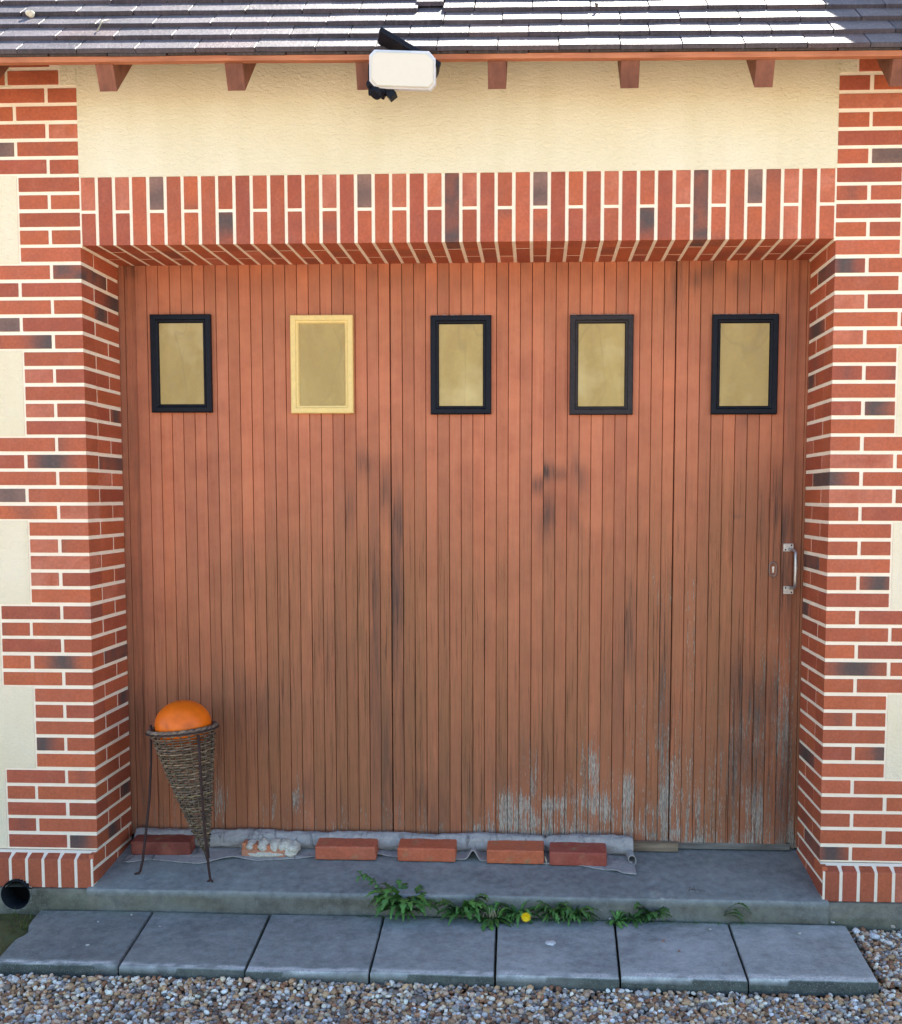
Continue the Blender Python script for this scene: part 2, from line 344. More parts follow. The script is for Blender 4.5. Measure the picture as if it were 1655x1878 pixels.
def pier(s):
    b=MB()
    def bx(x0,x1,y0,y1,z0,z1,kind=None,u0=.5,w=.35,axis=0):
        a,c=sorted((s*x0,s*x1)); ju=R_.uniform(-J,J); jv=R_.uniform(-J,J); jy=R_.uniform(-.0006,.0006)
        ax=axis; c0,c1=((s*x0,s*x1) if ax==0 else (y0,y1))
        b.box(a+ju,c+ju,y0+jy,y1,z0+jv,z1+jv,brickcol(kind,ax,c0,c1,u0,w),seg=(8 if abs(c-a)>.15 else 4,6 if y1-y0>.15 else 3,2))
    if s<0:
        DK={('e',-2):('dark',.5,.4),('r',-2):('dark',.5,.4),('f',-5):('grey',.4,.5),('f',5):('grey',.5,.5),('f',-6):('flash',.05,.3),('e',-13):('flash',.6,.33),('r',-13):('dark',.5,.5),
            ('f',-15):('grey',.6,.4),('e',-25):('flash',.5,.25),('r',-25):('dark',.5,.5),('n2',-30):('flash',.8,.5),('e',-36):('flash',.8,.6),('r',-36):('flash',.3,.6),('q',-28):('flash',.5,.4),('q',-3):('flash',.8,.4),
            ('q',-10):('flash',.5,.4),('r',-4):('flash',.5,.6),('f',-21):('salmon',.5,.3),('q',-34):('flash',.5,.5),('n2',-8):('salmon',.5,.4),('n2',-10):('salmon',.5,.4),('n2',-18):('salmon',.5,.4),('n2',-20):('salmon',.5,.4)}
    else:
        DK={('e',-2):('flash',.3,.45),('r',-2):('dark',.5,.4),('f',4):('grey',.3,.5),('n2',-10):('flash',.3,.55),('e',-14):('flash',.0,.5),('r',-14):('dark',.5,.5),('n2',-20):('flash',.6,.5),('e',-25):('flash',.5,.35),
            ('n2',-30):('flash',.9,.35),('e',-36):('flash',.4,.5),('r',-36):('dark',.5,.5),('r',-19):('dark',.5,.5),('q',-5):('flash',.5,.5),('q',-8):('flash',.5,.5),('q',-22):('flash',.5,.6),('q',-31):('flash',.5,.6),('e',-13):('salmon',.5,.3),('e',-15):('salmon',.5,.3)}
    for c in range(-38,10):
        z0=c*P+JT/2; z1=(c+1)*P-JT/2; even=(c%2==0)
        g=lambda k:DK.get((k,c),(None,.5,.35))
        wide=(4<=c<=8) or (-6<=c<=-2) or (-16<=c<=-12) or (-26<=c<=-22) or (-36<=c<=-32)
        reveal=c<0
        if c>=-36:
            if c==9:
                bx(HW+.068,HW+.068+.19,0,.1,z0,z1); bx(HW+.068+.2,HW+.5,0,.1,z0,z1); continue
            yd=(ST if even else HD) if reveal else .1
            k=g('e'); kr=g('r')
            # the corner brick turns the arris
            if even:
                bx(HW,HW+HD,0,.108,z0,z1,*k)
                if reveal: bx(HW,HW+HD,.108,ST,z0,z1,kr[0] if kr[0] else k[0],kr[1],kr[2],1)
                if wide: bx(HW+HD+JT,HW+HD+JT+ST,0,.1,z0,z1,*g('f'))
                else: bx(HW+HD+JT+.0,HW+ST,0,.1,z0,z1,*g('n2'))
                if reveal: bx(HW,HW+.1,ST+.010,DEP,z0,z1,*g('q'),1)
            else:
                bx(HW,HW+ST,0,.108,z0,z1,*k)
                if wide: bx(HW+ST+JT,HW+ST+JT+HD,0,.1,z0,z1,*g('f'))
                if reveal: bx(HW,HW+.1,.118,DEP,z0,z1,*(kr if kr[0] else g('q')),1)
        else:
            z0=max(z0,-2.47)
            if z0>=z1: continue
            ys=((-.038,.19),(.20,DEP)) if even else ((-.038,.07),(.08,.31),(.32,DEP))
            for y0,y1 in ys: bx(HW,HW+.02,y0,y1,z0,z1,None,.5,.3,1)
    if True: # top course fragments under the eave
        bx(HW+.1,HW+.3,0,.1,10*P+.006,11*P-.006)
    o=b.build('brick_pier',M_brick,house,bevel=.0014)
    o['label']='left brick pier with toothed quoins' if s<0 else 'right brick pier with toothed quoins'
    # projecting rowlock base course
    bb=MB(); pw=.0645; n=26; random.seed(5)
    for i in range(n):
        x0=HW+.010+i*pw; x1=x0+pw-.0115; a,c=sorted((s*x0,s*x1)); cf=brickcol(R_.choice([None,None,'rflash','rflash']),2,-2.44,-2.32)
        zt=-2.3085; zf=-2.327; yf=-.046; zl=-2.4395
        bot=[(c,zl)]
        if s<0 and a<HX+HR and c>HX-HR:
            bot=[]
            for k_ in range(9):
                p_=c+(a-c)*k_/8; dd=HR**2-(p_-HX)**2; bot.append((p_,max(zl,HZ+math.sqrt(dd)) if dd>0 else zl))
        else: bot=[(c,zl),(a,zl)]
        n_=len(bot); vs=[(a,yf,zf),(c,yf,zf)]+[(p_,yf,z_) for p_,z_ in bot]; vs2=[(a,0,zt),(c,0,zt)]+[(p_,0,z_) for p_,z_ in bot]; N_=n_+2
        bb.add([Vector(v) for v in vs+vs2],[tuple(range(N_))[::-1],tuple(range(N_,2*N_))]+[(k_,(k_+1)%N_,N_+(k_+1)%N_,N_+k_) for k_ in range(N_)],[cf(Vector(v)) for v in vs+vs2])
    o=bb.build('plinth_course',M_brick,house,bevel=.003); 
    mm=MB(); yf=-.0435
    for (ea,ec,zl) in (((HX+.058,-HW-.0025,-2.439),)+tuple((HX-.058+.0116*k,HX-.058+.0116*(k+1),HZ+math.sqrt(max(0,HR**2-(-.058+.0116*(k+.5))**2))) for k in range(10))+((-3.4,HX-.058,-2.439),) if s<0 else ((HW+.0025,3.4,-2.439),)):
     a,c=ea,ec
     vs=[(a,.02,-2.3072),(c,.02,-2.3072),(c,0,-2.3072),(a,0,-2.3072),(a,yf,-2.3292),(c,yf,-2.3292),(a,yf,zl),(c,yf,zl),(a,.02,zl),(c,.02,zl)]
     mm.add([Vector(v) for v in vs],[(0,3,2,1),(3,4,5,2),(4,6,7,5),(0,8,6,4,3),(1,2,5,7,9),(6,8,9,7)],(1,1,1))
    a,c=sorted((s*(HW+.0025),s*3.4)); mm.box(a,c,.0202,DEP,-2.50,ZB-.0003)
    mm.build('mortar_bed',M_mortar,house)
pier(-1); pier(1)

# lintel: soldier course alternating whole and split bricks, turning under as the soffit
lb=MB(); NJ=43; pw=2*HW/NJ; LZ0,LZ1=0.0,.2405
SP={4:('grey',None),8:(None,'flash'),16:('grey',None),26:('grey',None),32:(None,'flash'),38:('grey',None),42:('salmon',None)}
for i in range(0,43,2):
    if i not in SP: SP[i]=(R_.choice(['salmon','salmon','salmon',None]),None)
for j in range(NJ):
    x0=-HW+j*pw+.0065; x1=-HW+(j+1)*pw-.0065; ju=R_.uniform(-.0006,.0006); x0+=ju; x1+=ju
    k={21:'dark',35:'dark'}.get(j); jy=R_.uniform(-.0005,.0005)
    def soff(): return R_.choice([None,None,None,None,'rflash','rflash'])
    if j%2==0:
        a,c=SP[j]
        lb.box(x0,x1,jy,.1,LZ0+.122+.006,LZ1+.006,brickcol(a,2,.12,.24,.4,.3),seg=(2,2,6))
        lb.box(x0,x1,jy,.1,0,.116,brickcol(c,2,0,.116,.7,.5),seg=(2,3,6)); 
        lb.box(x0,x1,.1,ST,0,.10,brickcol(soff(),1,.1,ST),seg=(2,5,1)); lb.box(x0,x1,ST+.009,DEP,0,.1,brickcol(soff(),1,ST,DEP),seg=(2,4,1))
    else:
        lb.box(x0,x1,jy,.108,0,LZ1+.006,brickcol(k,2,0,.24),seg=(2,3,10))
        lb.box(x0,x1,.117,DEP,0,.1,brickcol(soff(),1,.117,DEP),seg=(2,6,1))
o=lb.build('lintel',M_brick,house,bevel=.0014)
for s in (-1,1):
    mm=MB()
    a,c=sorted((s*(HW-.0045),s*(HW+.004))); mm.box(a,c,.0015,DEP-.002,-.0075,.004)
    a,c=sorted((s*(HW-.006),s*(HW+.006)))
    mm.box(a,c,.0022,.02,.004,.2465)
    mm.build('corner_joint',M_mortar,house,bevel=.002)

# concrete sill and plinth
def wob(x,k=1.): return (nz(x*3.1,k)*.005+nz(x*17,k)*.0018)
sb=MB()
NXs=260
def sillf(u,v):
    x=-HW-.02+u*(2*HW+.04)
    if v<.62:
        t=v/.62; y=DEP+.25-t*(DEP+.25+.055); z=sill_z(y)+nz(x*5,y*5)*.0012
        if t>.9: z-= (abs(nz(x*24,3.))*.004)*(t-.9)*10
    elif v<.72:
        t=(v-.62)/.10; a=t*math.pi/2; e=.008+abs(nz(x*24,3.))*.006
        y=-.055-e*math.sin(a); z=sill_z(-.055)-e*(1-math.cos(a))
    else:
        t=(v-.72)/.28; y=-.063-nz(x*9,t*3)*.003; z=sill_z(-.055)-.012-t*.16
    # broken, patched edge at the right
    g=math.exp(-((x-.81)/.10)**2); 
    if v>.5: z+=g*nz(x*40,v*20)*.008; y+=g*.006*nz(x*33,v*9+4)
    return (x,y+wob(x)*(1 if v>.55 else 0),z)
def sillc(v):
    x,y,z=v; g=1.0+.12*nz(x*2.5,y*7); 
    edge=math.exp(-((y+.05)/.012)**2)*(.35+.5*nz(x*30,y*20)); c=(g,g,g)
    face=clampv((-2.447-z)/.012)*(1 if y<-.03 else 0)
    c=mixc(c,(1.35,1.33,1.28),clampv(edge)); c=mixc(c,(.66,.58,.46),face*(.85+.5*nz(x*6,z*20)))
    p=math.exp(-((x-.80)/.09)**2-((y+.04)/.03)**2); c=mixc(c,(1.35,1.3,1.22),clampv(p*(.6+nz(x*50,y*50))))
    dk=clampv((y-.20)/.12)*.0; return mixc(c,(.5,.5,.5),dk)
sb.grid(sillf,NXs,60,sillc)
for f_ in range(len(sb.f)): sb.f[f_]=sb.f[f_][::-1]
sb.build('sill',M_sill,house,smooth=True)
pb=MB()
def plf(s):
    def f(u,v):
        x=s*(HW-.01+u*2.0); yf=-.058
        if v<.15: t=v/.15; y=.01-t*(.01-yf); z=-2.4392-.001*t+nz(x*20,t)*.0008
        else: t=(v-.15)/.85; y=yf-nz(x*5,t*4)*.004-nz(x*25,t*12)*.002-.012*t; z=-2.4402-t*.26
        return (x,y,z)
    return f
for s in (-1,1):
    t=MB(); t.grid(plf(s),170,34,lambda v: mixc((.86,.77,.66),(.54,.49,.36),clampv(.35+nz(v[0]*4,v[2]*9)*1.3+(.4 if v[2]<-2.5 else 0))))
    if s<0:
        keep=[f for f in t.f if not all((t.v[i][0]-HX)**2+(t.v[i][2]-HZ)**2<(HR+.012)**2 and t.v[i][1]<-.03 for i in f)]; t.f=keep
    pb=MB(); pb.add([Vector(v) for v in t.v],[tuple(f) if s<0 else tuple(f[::-1]) for f in t.f],t.c)
    pb.build('plinth',M_sill,house,smooth=False)
hb=MB()
ring=lambda y,r:[Vector((HX+r*math.cos(2*math.pi*k/32),y,HZ+r*math.sin(2*math.pi*k/32))) for k in range(32)]
rs=[ring(-.050,HR+.001),ring(-.0605,HR),ring(-.0600,HR-.003),ring(.018,HR-.004)]
hb.add([v for r in rs for v in r],[(i*32+k,(i+1)*32+k,(i+1)*32+(k+1)%32,i*32+(k+1)%32) for i in range(3) for k in range(32)],(1,1,1))
hb.add(ring(.0175,HR-.004),[tuple(range(32))],(.05,.05,.05))  # near-black cap painted for the unlit depth of the pipe
cm=MB(); th=[math.pi*(.86+1.28*k/40) for k in range(41)]
cm.add([Vector((HX+rr*math.cos(t_),yy,min(HZ+rr*math.sin(t_),-2.4403))) for rr,yy in ((HR+.0005,-.0600),(HR+.010,-.0610),(HR+.026,-.0605),(HR+.030,-.050)) for t_ in th],[(i*41+k,(i+1)*41+k,(i+1)*41+k+1,i*41+k+1) for i in range(3) for k in range(40)],(.80,.74,.62)); cm.build('pipe_collar',M_sill,house,smooth=True)
M_pipe=mat_plain('shaded_pipe',srgb(26,30,34),.7,.1,.12); hb.build('drain_pipe',M_pipe,house,smooth=True)  # tube colour darkened to stand for shade inside the hole
ib=MB(); ib.box(-3.3,3.3,DEP+.36,DEP+.38,-2.6,.9); ib.build('interior_dark_sheet',M_void,house)  # near-black sheet added so the gap under the door reads dark
# back and side walls (seen only from the side)
bb=MB()
bb.box(-3.4,-3.15,DEP,5.2,-2.75,.6); bb.box(3.15,3.4,DEP,5.2,-2.75,.6); bb.box(-3.4,3.4,5.2,5.45,-2.75,.76)
for x0 in (-3.4,3.15):
    vs=[(x0,.0,.6),(x0+.25,.0,.6),(x0+.25,5.45,.6),(x0,5.45,.6),(x0,.0,.78),(x0+.25,0,.78),(x0+.25,2.55,3.27),(x0,2.55,3.27),(x0+.25,5.45,.76),(x0,5.45,.76)]
    bb.add([Vector(v) for v in vs],[(0,1,5,4),(4,5,6,7),(7,6,8,9),(3,9,8,2),(0,4,7,9,3),(1,2,8,6,5),(0,3,2,1)],(1,1,1))
bb.build('side_wall',M_plaster,house)

# ------------------------------------------------------------------ roof
SLO=math.radians(45); TILT=-.0095
def roofM(): # local (x, v along slope, w normal)
    M=Matrix(((1,0,0,0),(0,math.cos(SLO),-math.sin(SLO),-.30),(0,math.sin(SLO),math.cos(SLO),.5695),(0,0,0,1)))
    S=Matrix.Identity(4); S[2][0]=TILT; return S@M
RMx=roofM()
rb=MB(); GA=.1045; TH=.0160
for r in range(36):
    lip=r*GA; tl=.19; off=(.1025 if r%2 else 0)+R_.uniform(-.012,.012)-.045
    x=-3.45+off
    while x<3.5:
        w=.2045; near=(-1.9<x<2.0 and r<9)
        lv=lip+R_.uniform(-.002,.002); dw=R_.uniform(-.0008,.0010); tw=R_.uniform(-.0025,.0025)
        colr=mixc(srgb(100,92,93),srgb(82,77,82),R_.random()); gt=R_.uniform(.85,1.15); colr=tuple(q*gt for q in colr)
        if R_.random()<.08: colr=mixc(colr,srgb(120,96,90),.5)
        pieces=[(x,x+w-.0020,lv)]
        if r==3 and x<-.09<x+w:
            pieces=[(x,-.128,lv),(-.125,-.028,lv+.055),(-.025,max(x+w-.0035,-.02),lv)]
        for (xa,xb,lv_) in pieces:
            sg=6 if near else 1
            th=TH
            def fn(v,xa=xa,xb=xb):
                return colr
            v0=lv_; n=len(rb.v); 
            # wedge: lower end rides high on the course below
            M=RMx@Matrix.Translation((0,v0,0))@Matrix.Rotation(-.135,4,'X')
            base_w=dw
            rb.box(xa,xb,0,lip+tl-v0,base_w-th,base_w,colr,seg=(sg,2,1),M=M@Matrix.Rotation(tw,4,'Y') if False else M)
            if near:
                for q in range(n,len(rb.v)):
                    vx,vy,vz=rb.v[q]; d=nz(vx*9,r*3.7,vy*30)*.0010; rb.v[q]=(vx,vy-d*.6,vz+d)
        x+=w
# doubled under-course at the eave
x=-3.4
while x<3.4:
    w=.2045; rb.box(x,x+w-.004,.003+R_.uniform(-.003,.003),.12,-TH-.0115,-TH-.001,mixc(srgb(88,80,72),srgb(70,62,56),R_.random()),M=RMx); x+=w
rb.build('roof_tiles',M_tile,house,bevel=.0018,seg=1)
db=MB(); db.box(-3.45,3.45,.03,3.95,-.055,-.032,M=RMx)
# rear slope and ridge
yb=-.30+3.95*math.cos(SLO); zb=.5695+3.95*math.sin(SLO)
db.add([Vector((-3.45,yb-.04,zb-.0)),Vector((3.45,yb-.04,zb-.0)),Vector((3.45,5.9,.45)),Vector((-3.45,5.9,.45)),Vector((-3.45,yb-.04,zb-.05)),Vector((3.45,yb-.04,zb-.05)),Vector((3.45,5.9,.40)),Vector((-3.45,5.9,.40))],
       [(0,1,2,3),(4,7,6,5),(0,3,7,4),(1,5,6,2),(2,6,7,3),(0,4,5,1)],(.6,.6,.6))
db.build('roof_deck',M_rafter,house)
bt=MB(); S=Matrix.Identity(4); S[2][0]=TILT
bt.box(-3.45,3.45,-.278,-.252,.5355,.5535,(1,1,1),seg=(60,1,1),M=S)
for i in range(len(bt.v)): v=bt.v[i]; bt.v[i]=(v[0],v[1]+nz(v[0]*3)*.001,v[2]+nz(v[0]*2.2,5)*.0018)
bt.build('eave_batten',M_batten,house,bevel=.0015)
for i in range(-7,8):
    xc=.173+.449*i; w=.031
    if abs(xc)>3.3: continue
    t=MB(); zc=TILT*xc; y0=-.262; yb0=-.228; pts=[(y0,.474),(y0,.5345),(-.22,.5345),(-.22,.5345+.028),(.15,.905),(.15,.474+.395)]
    pts=[(yb0,.455),(y0,.535),(-.1,.645),(.1,.845),(.1,.455+.328)]
    n=len(pts); vs=[Vector((xc+sx*w,y,z+zc)) for sx in (-1,1) for y,z in pts]
    t.add(vs,[tuple(range(n))[::-1],tuple(range(n,2*n))]+[(k,(k+1)%n,n+(k+1)%n,n+k) for k in range(n)],tuple([R_.uniform(.85,1.1)]*3))
    t.build('rafter_tail',M_rafter,house,bevel=.002)
# unseen upstand added and shaped to throw shade on the roof's right end
gb=MB(); PXX=1.75
for (v0,v1,h0,h1) in ((-.1,3.9,.323,.584),):
    vs=[]
    for xx in (PXX,PXX+.3):
        for vv,ww in ((v0,-.1),(v1,-.1),(v1,h1),(v0,h0)): vs.append(RMx@Vector((xx,vv,ww)))
    gb.add(vs,[(0,1,2,3),(4,7,6,5),(0,4,5,1),(1,5,6,2),(2,6,7,3),(3,7,4,0)],(1,1,1))
gb.build('roof_shade_caster',M_plaster,house)

# ------------------------------------------------------------------ garage door
grooves=[-1.3875+.021,-1.319]+[-1.319+.0473*i for i in range(1,23)]
grooves+= [-.278+.04763*i for i in range(1,25)]
grooves+= [.865+.048*i for i in range(1,10)]+[1.345,1.3875-.005]
stain_shade_marks=[] # px x, px y, sx, sy (px), channel, amount
def S_(x,y,sx,sy,ch,a): stain_shade_marks.append((x,y,sx,sy,ch,a))
S_(668,862,12,26,0,.95); S_(640,930,9,40,0,.75); S_(712,900,12,40,0,.55); S_(1000,888,18,15,0,.9); S_(1030,892,12,12,0,.6); S_(1058,890,14,26,0,.95); S_(1004,965,15,32,0,.8); S_(1054,980,9,16,0,.6); S_(1025,1045,8,40,0,.18)
S_(1243,510,14,55,0,.95); S_(1285,505,42,18,0,.65); S_(1350,510,50,18,0,.35); S_(238,498,18,22,0,.7); S_(1400,505,60,25,0,.35); S_(345,765,14,8,0,.3); S_(800,510,480,22,0,.25)  # last entry, the wide top band, is soffit shade painted in
S_(1455,560,22,200,0,.45); S_(1440,940,45,60,0,.75); S_(1450,1040,38,90,0,.7); S_(1390,980,30,60,0,.25); S_(1452,760,14,150,0,.4); S_(1375,765,14,10,0,.4)
S_(728,960,9,60,0,.8); S_(727,1080,8,140,0,.85); S_(690,1150,8,200,0,.5); S_(712,1400,10,120,0,.5); S_(690,1280,14,180,0,.42); S_(740,1300,12,150,0,.35); S_(1215,1290,10,120,0,.85); S_(1213,1120,8,90,0,.45); S_(1235,520,4,80,0,.4)
S_(1385,1290,45,60,0,.72); S_(1370,1390,40,75,0,.68); S_(1440,1420,30,130,0,.62); S_(1350,1250,20,60,0,.5); S_(1160,1200,20,80,0,.5); S_(1130,1260,20,60,0,.38)
S_(450,1010,14,30,0,.35); S_(470,1290,70,60,0,.28); S_(620,1180,50,90,0,.22); S_(900,1420,120,60,0,.2); S_(430,1250,60,30,0,.30); S_(560,1490,60,30,0,.28); S_(790,1480,60,40,0,.3); S_(895,1170,8,25,0,.35); S_(1395,900,6,10,0,.5); S_(1352,938,10,4,0,.5); S_(250,1520,20,120,0,.3)
for a in (('b',560,1150,160,150,.8),('b',720,1150,120,220,.85),('b',650,1400,300,150,.85),('b',980,1330,200,180,.55),('b',1180,1150,80,220,.8),('b',1330,1200,120,230,.9),('b',1380,1000,90,140,.65),('b',480,1050,40,60,.5),('b',330,1330,110,140,.35),('b',1300,1450,200,120,.9),('b',870,1150,90,160,.4),('b',640,600,400,60,.28),('b',1300,560,150,70,.35),('b',1000,1060,150,100,.35)): S_(a[1],a[2],a[3],a[4],2,a[5])
for x,y,sx,sy,a in ((1090,1420,12,60,.6),(1100,1480,70,36,.62),(930,1490,16,45,.85),(880,1500,16,30,.6),(960,1500,50,26,.7),(1150,1490,16,40,.8),(1075,1430,10,70,.5),(1130,1440,18,60,.45),(1225,1460,20,90,.72),(1212,1370,12,120,.62),(1190,1500,60,30,.5),(1280,1480,24,60,.5),(1210,1080,14,60,.45),(1320,1450,30,110,.52),(1360,1380,36,130,.5),(1380,1480,36,70,.6),(1420,1330,45,150,.46),(1270,1150,12,90,.35),(545,1490,6,30,.7),(408,1480,16,40,.6),(500,1480,20,26,.35),(720,1500,20,40,.3),(980,1440,20,50,.45),(1185,1300,12,120,.3),(1015,1500,50,22,.7),(400,1430,20,60,.25),(1240,1545,150,10,.8),(1400,1545,100,10,.8)): S_(x,y,sx,sy,1,a)
stW=[]
for x,y,sx,sy,ch,a in stain_shade_marks:
    p=at(x,y,'Y',DEP); stW.append((p[0],p[2],sx*.00218,sy*.00222,ch,a))
stW=np.array(stW)
def door_cols(vs):
    X=np.array([v[0] for v in vs]); Z=np.array([v[2] for v in vs]); out=np.zeros((len(vs),3))
    for x,z,sx,sz,ch,a in stW:
        d=((X-x)/sx)**2+((Z-z)/sz)**2; out[:,int(ch)]=np.maximum(out[:,int(ch)], a*np.exp(-d*.7)) if ch!=2 else 1-(1-out[:,2])*(1-a*np.exp(-d*.7))
    low=np.clip((-2.06-Z)/.30,0,1)**1.4; out[:,1]=np.maximum(out[:,1],low*np.clip((X+.1)/.4,.30,.58)); md=np.clip((-1.55-Z)/.6,0,1)*np.clip((X-.5)/.4,0,1); out[:,1]=np.maximum(out[:,1],md*.30); out[:,2]=1-(1-out[:,2])*(1-.45*np.clip((-1.1-Z)/.8,0,1))
    edge=np.clip((-1.27-X)/.06,0,1); out[:,0]=np.maximum(out[:,0],edge*.35)  # shade along the left edge painted into the dark channel
    return np.clip(out,0,1)
door=MB(); tints=[]
DT=-.012+DEP
WINX=[-1.130,-.554,.008,.570,1.136]
ge=[-1.47]+grooves+[1.47]
for i in range(len(ge)-1):
    x0,x1=ge[i],ge[i+1]; big=(abs(x0+.278)<.002 or abs(x0-.865)<.002); big2=(abs(x1+.278)<.002 or abs(x1-.865)<.002)
    if x1-x0<.003: continue
    gl=.0018 if big else .0004; gr=.0018 if big2 else .0004
    yo=R_.uniform(-.0012,.0012)+(-.004 if x0>=.865 and x0<1.34 else 0)+(.010 if i<2 else 0)+(.012 if x0>1.33 else 0)
    zb=-2.352+ (0 if x0<.7 else -.020) + R_.uniform(-.004,.004)
    ny=150; xs=[x0+gl,x0+gl+.0015,(x0+x1)/2,x1-gr-.0015,x1-gr]; ys=[DEP+.0045,DEP,DEP-.0004,DEP,DEP+.0045]
    vs=[]; fs=[]
    for k in range(ny+1):
        z=zb+(.03-zb)*k/ny
        w=nz(i*3.3,z*1.5)*.0007
        vs.append((xs[0]+w,DEP+.02+yo,z))
        for q in range(5): vs.append((xs[q]+w+0,ys[q]+yo,z))
        vs.append((xs[4]+w,DEP+.02+yo,z))
    for k in range(ny):
        for q in range(6): fs.append((k*7+q,k*7+q+1,(k+1)*7+q+1,(k+1)*7+q))
    fs.append(tuple(range(7))[::-1])
    tt=R_.uniform(.84,1.10); hue=R_.uniform(-.05,.05)
    dzb=R_.gauss(0,.035); am=[R_.uniform(.6,1.35),R_.uniform(.65,1.35),R_.uniform(.7,1.2)]
    cc=door_cols([(v[0]*.5+.5*(x0+x1)/2,v[1],v[2]+dzb) for v in vs])*np.array(am); cc=np.clip(cc,0,1)
    door.add([Vector(v) for v in vs],fs,[tuple(c) for c in cc]); tints+= [(tt*(1+hue*.3),tt*(1-hue*.2),tt*(1-hue),1)]*len(vs)
dz=MB()
dooro=door.build('garage_door',M_door,house)
ta=dooro.data.color_attributes.new('tint','FLOAT_COLOR','POINT'); ta.data.foreach_set('color',np.array(tints,dtype=np.float32).ravel())
bk=MB(); bk.box(-1.47,1.47,DEP+.018,DEP+.04,-2.345,.03,(.25,.2,.18)); bk.build('door_backing',M_rafter,dooro)
rl=MB(); rl.box(.80,1.36,DEP-.006,DEP+.02,-2.378,-2.352,seg=(30,1,1)); rl.build('bottom_rail',mat_wood('grey_painted_rail',srgb(124,122,114),srgb(92,84,74),(5,70,70)),dooro,bevel=.002)
for i,xc in enumerate(WINX):
    zt,zb_=[(-.197,-.590),(-.203,-.595),(-.208,-.600),(-.209,-.603),(-.211,-.603)][i]; hw=[.124,.127,.122,.126,.130][i]
    mat=[M_blackp,M_creamp,M_blackp,M_brownp,M_blackp][i]
    fb=MB(); y0=DEP-.022; b_=.034
    # mitred moulding: outer flat band and inner step
    prof=[(0,0),(0,-.020),(.004,-.023),(.020,-.023),(.024,-.018),(.030,-.017),(b_,-.010),(b_,0)]
    cor=[(-hw,zb_),(hw,zb_),(hw,zt),(-hw,zt)]; dirs=[(1,1),(-1,1),(-1,-1),(1,-1)]
    vs=[]
    for (cx_,cz_),(dx,dz_) in zip(cor,dirs):
        for o_,y in prof: vs.append(Vector((xc+cx_+dx*o_,DEP+y+.001,cz_+dz_*o_)))
    n=len(prof); fs=[]
    for q in range(4):
        for k in range(n-1): a=q*n+k; b=((q+1)%4)*n+k; fs.append((a,a+1,b+1,b))
    fs=[f[::-1] for f in fs]
    fb.add(vs,fs,(1,1,1)); o=fb.build('window_frame',mat,dooro,bevel=.0008)
    o['label']=['black window frame','cream window frame','black window frame','worn brown-black window frame','black window frame'][i]
    pb_=MB(); pb_.box(xc-hw+b_-.002,xc+hw-b_+.002,DEP-.008,DEP-.004,zb_+b_-.002,zt-b_+.002); pb_.build('window_pane',M_glass,dooro)
    if i>=2:
        wb=MB()
        def sf(u,v,xc=xc,hw=hw,zt=zt): x=xc-hw+.004+u*(2*hw-.008); return (x,DEP-.002-.012*v,zt+.0005+(1-v)*(.0035+.003*nz(x*60,i*3.)))
        wb.grid(sf,30,2); wb.build('sealant',M_white_seal,dooro)
# pull handle
pA=at(1446,1004,'Y',DEP); pB=at(1446,1082,'Y',DEP); gx=pA[0]+.022
for p in (pA,pB):
    hb_=MB()
    hb_.box(p[0]-.020,p[0]+.020,DEP-.007,DEP-.0035,p[2]-.016,p[2]+.016,(1.1,1.1,1.1))
    hb_.build('handle_plate',M_metal,dooro,bevel=.001)
for p in (pA,pB):
    s=1 if p is pA else -1
    for dx,dz_ in ((-.012,-.009*s),(.012,.009*s)): sc=MB(); sc.sphere((p[0]+dx,DEP-.0072,p[2]+dz_),(.0035,.0018,.0035),10,6,(.35,.3,.28)); sc.build('screw',M_iron,dooro,smooth=True)
gb_=MB(); zA,zB=pA[2]-.008,pB[2]+.008
path=[(pA[0]+.004,DEP-.006,zA),(pA[0]+.010,DEP-.022,zA-.001),(gx-.004,DEP-.036,zA-.003),(gx,DEP-.042,zA-.012)]
path+=[(gx-.002+ .001*math.sin(k/6*math.pi),DEP-.043-.003*math.sin(k/6*math.pi),zA-.014+(zB-zA+.028)*k/6) for k in range(0,7)]
path+=[(gx,DEP-.042,zB+.012),(gx-.004,DEP-.036,zB+.003),(pB[0]+.010,DEP-.022,zB+.001),(pB[0]+.004,DEP-.006,zB)]
rad=[.0055,.0055,.006,.006]+[.0065+.0016*math.sin(k/6*math.pi) for k in range(7)]+[.006,.006,.0055,.0055]
gb_.tube(path,rad,12); gb_.build('handle_grip',M_metal,dooro,smooth=True)
pk=at(1418,1044,'Y',DEP); kb=MB(); ov=[(math.cos(a)*.0175,math.sin(a)*(.031 if True else 0)) for a in np.linspace(0,2*math.pi,28,endpoint=False)]
ov=[(math.copysign(abs(math.cos(a))**.6,math.cos(a))*.018,math.copysign(abs(math.sin(a))**.7,math.sin(a))*.034) for a in np.linspace(0,2*math.pi,28,endpoint=False)]
n=28
vs=[Vector((pk[0]+x,DEP-.003,pk[2]+z)) for x,z in ov]+[Vector((pk[0]+x*.92,DEP-.008,pk[2]+z*.92)) for x,z in ov]+[Vector((pk[0]+x*.62,DEP-.008,pk[2]+z*.66)) for x,z in ov]+[Vector((pk[0]+x*.55,DEP-.003,pk[2]+z*.6)) for x,z in ov]
kb.add(vs,[(r*n+k,(r+1)*n+k,(r+1)*n+(k+1)%n,r*n+(k+1)%n) for r in range(3) for k in range(n)],(1,1,1))
kb.build('keyhole_plate',mat_plain('bronze_plate',srgb(122,96,84),.5,.4,.2,.3),dooro,smooth=True)
kb=MB(); kb.add([Vector((pk[0]+x*.6,DEP-.0034,pk[2]+z*.64)) for x,z in ov],[tuple(range(n))],(1,1,1)); kb.build('keyhole',M_void,dooro)
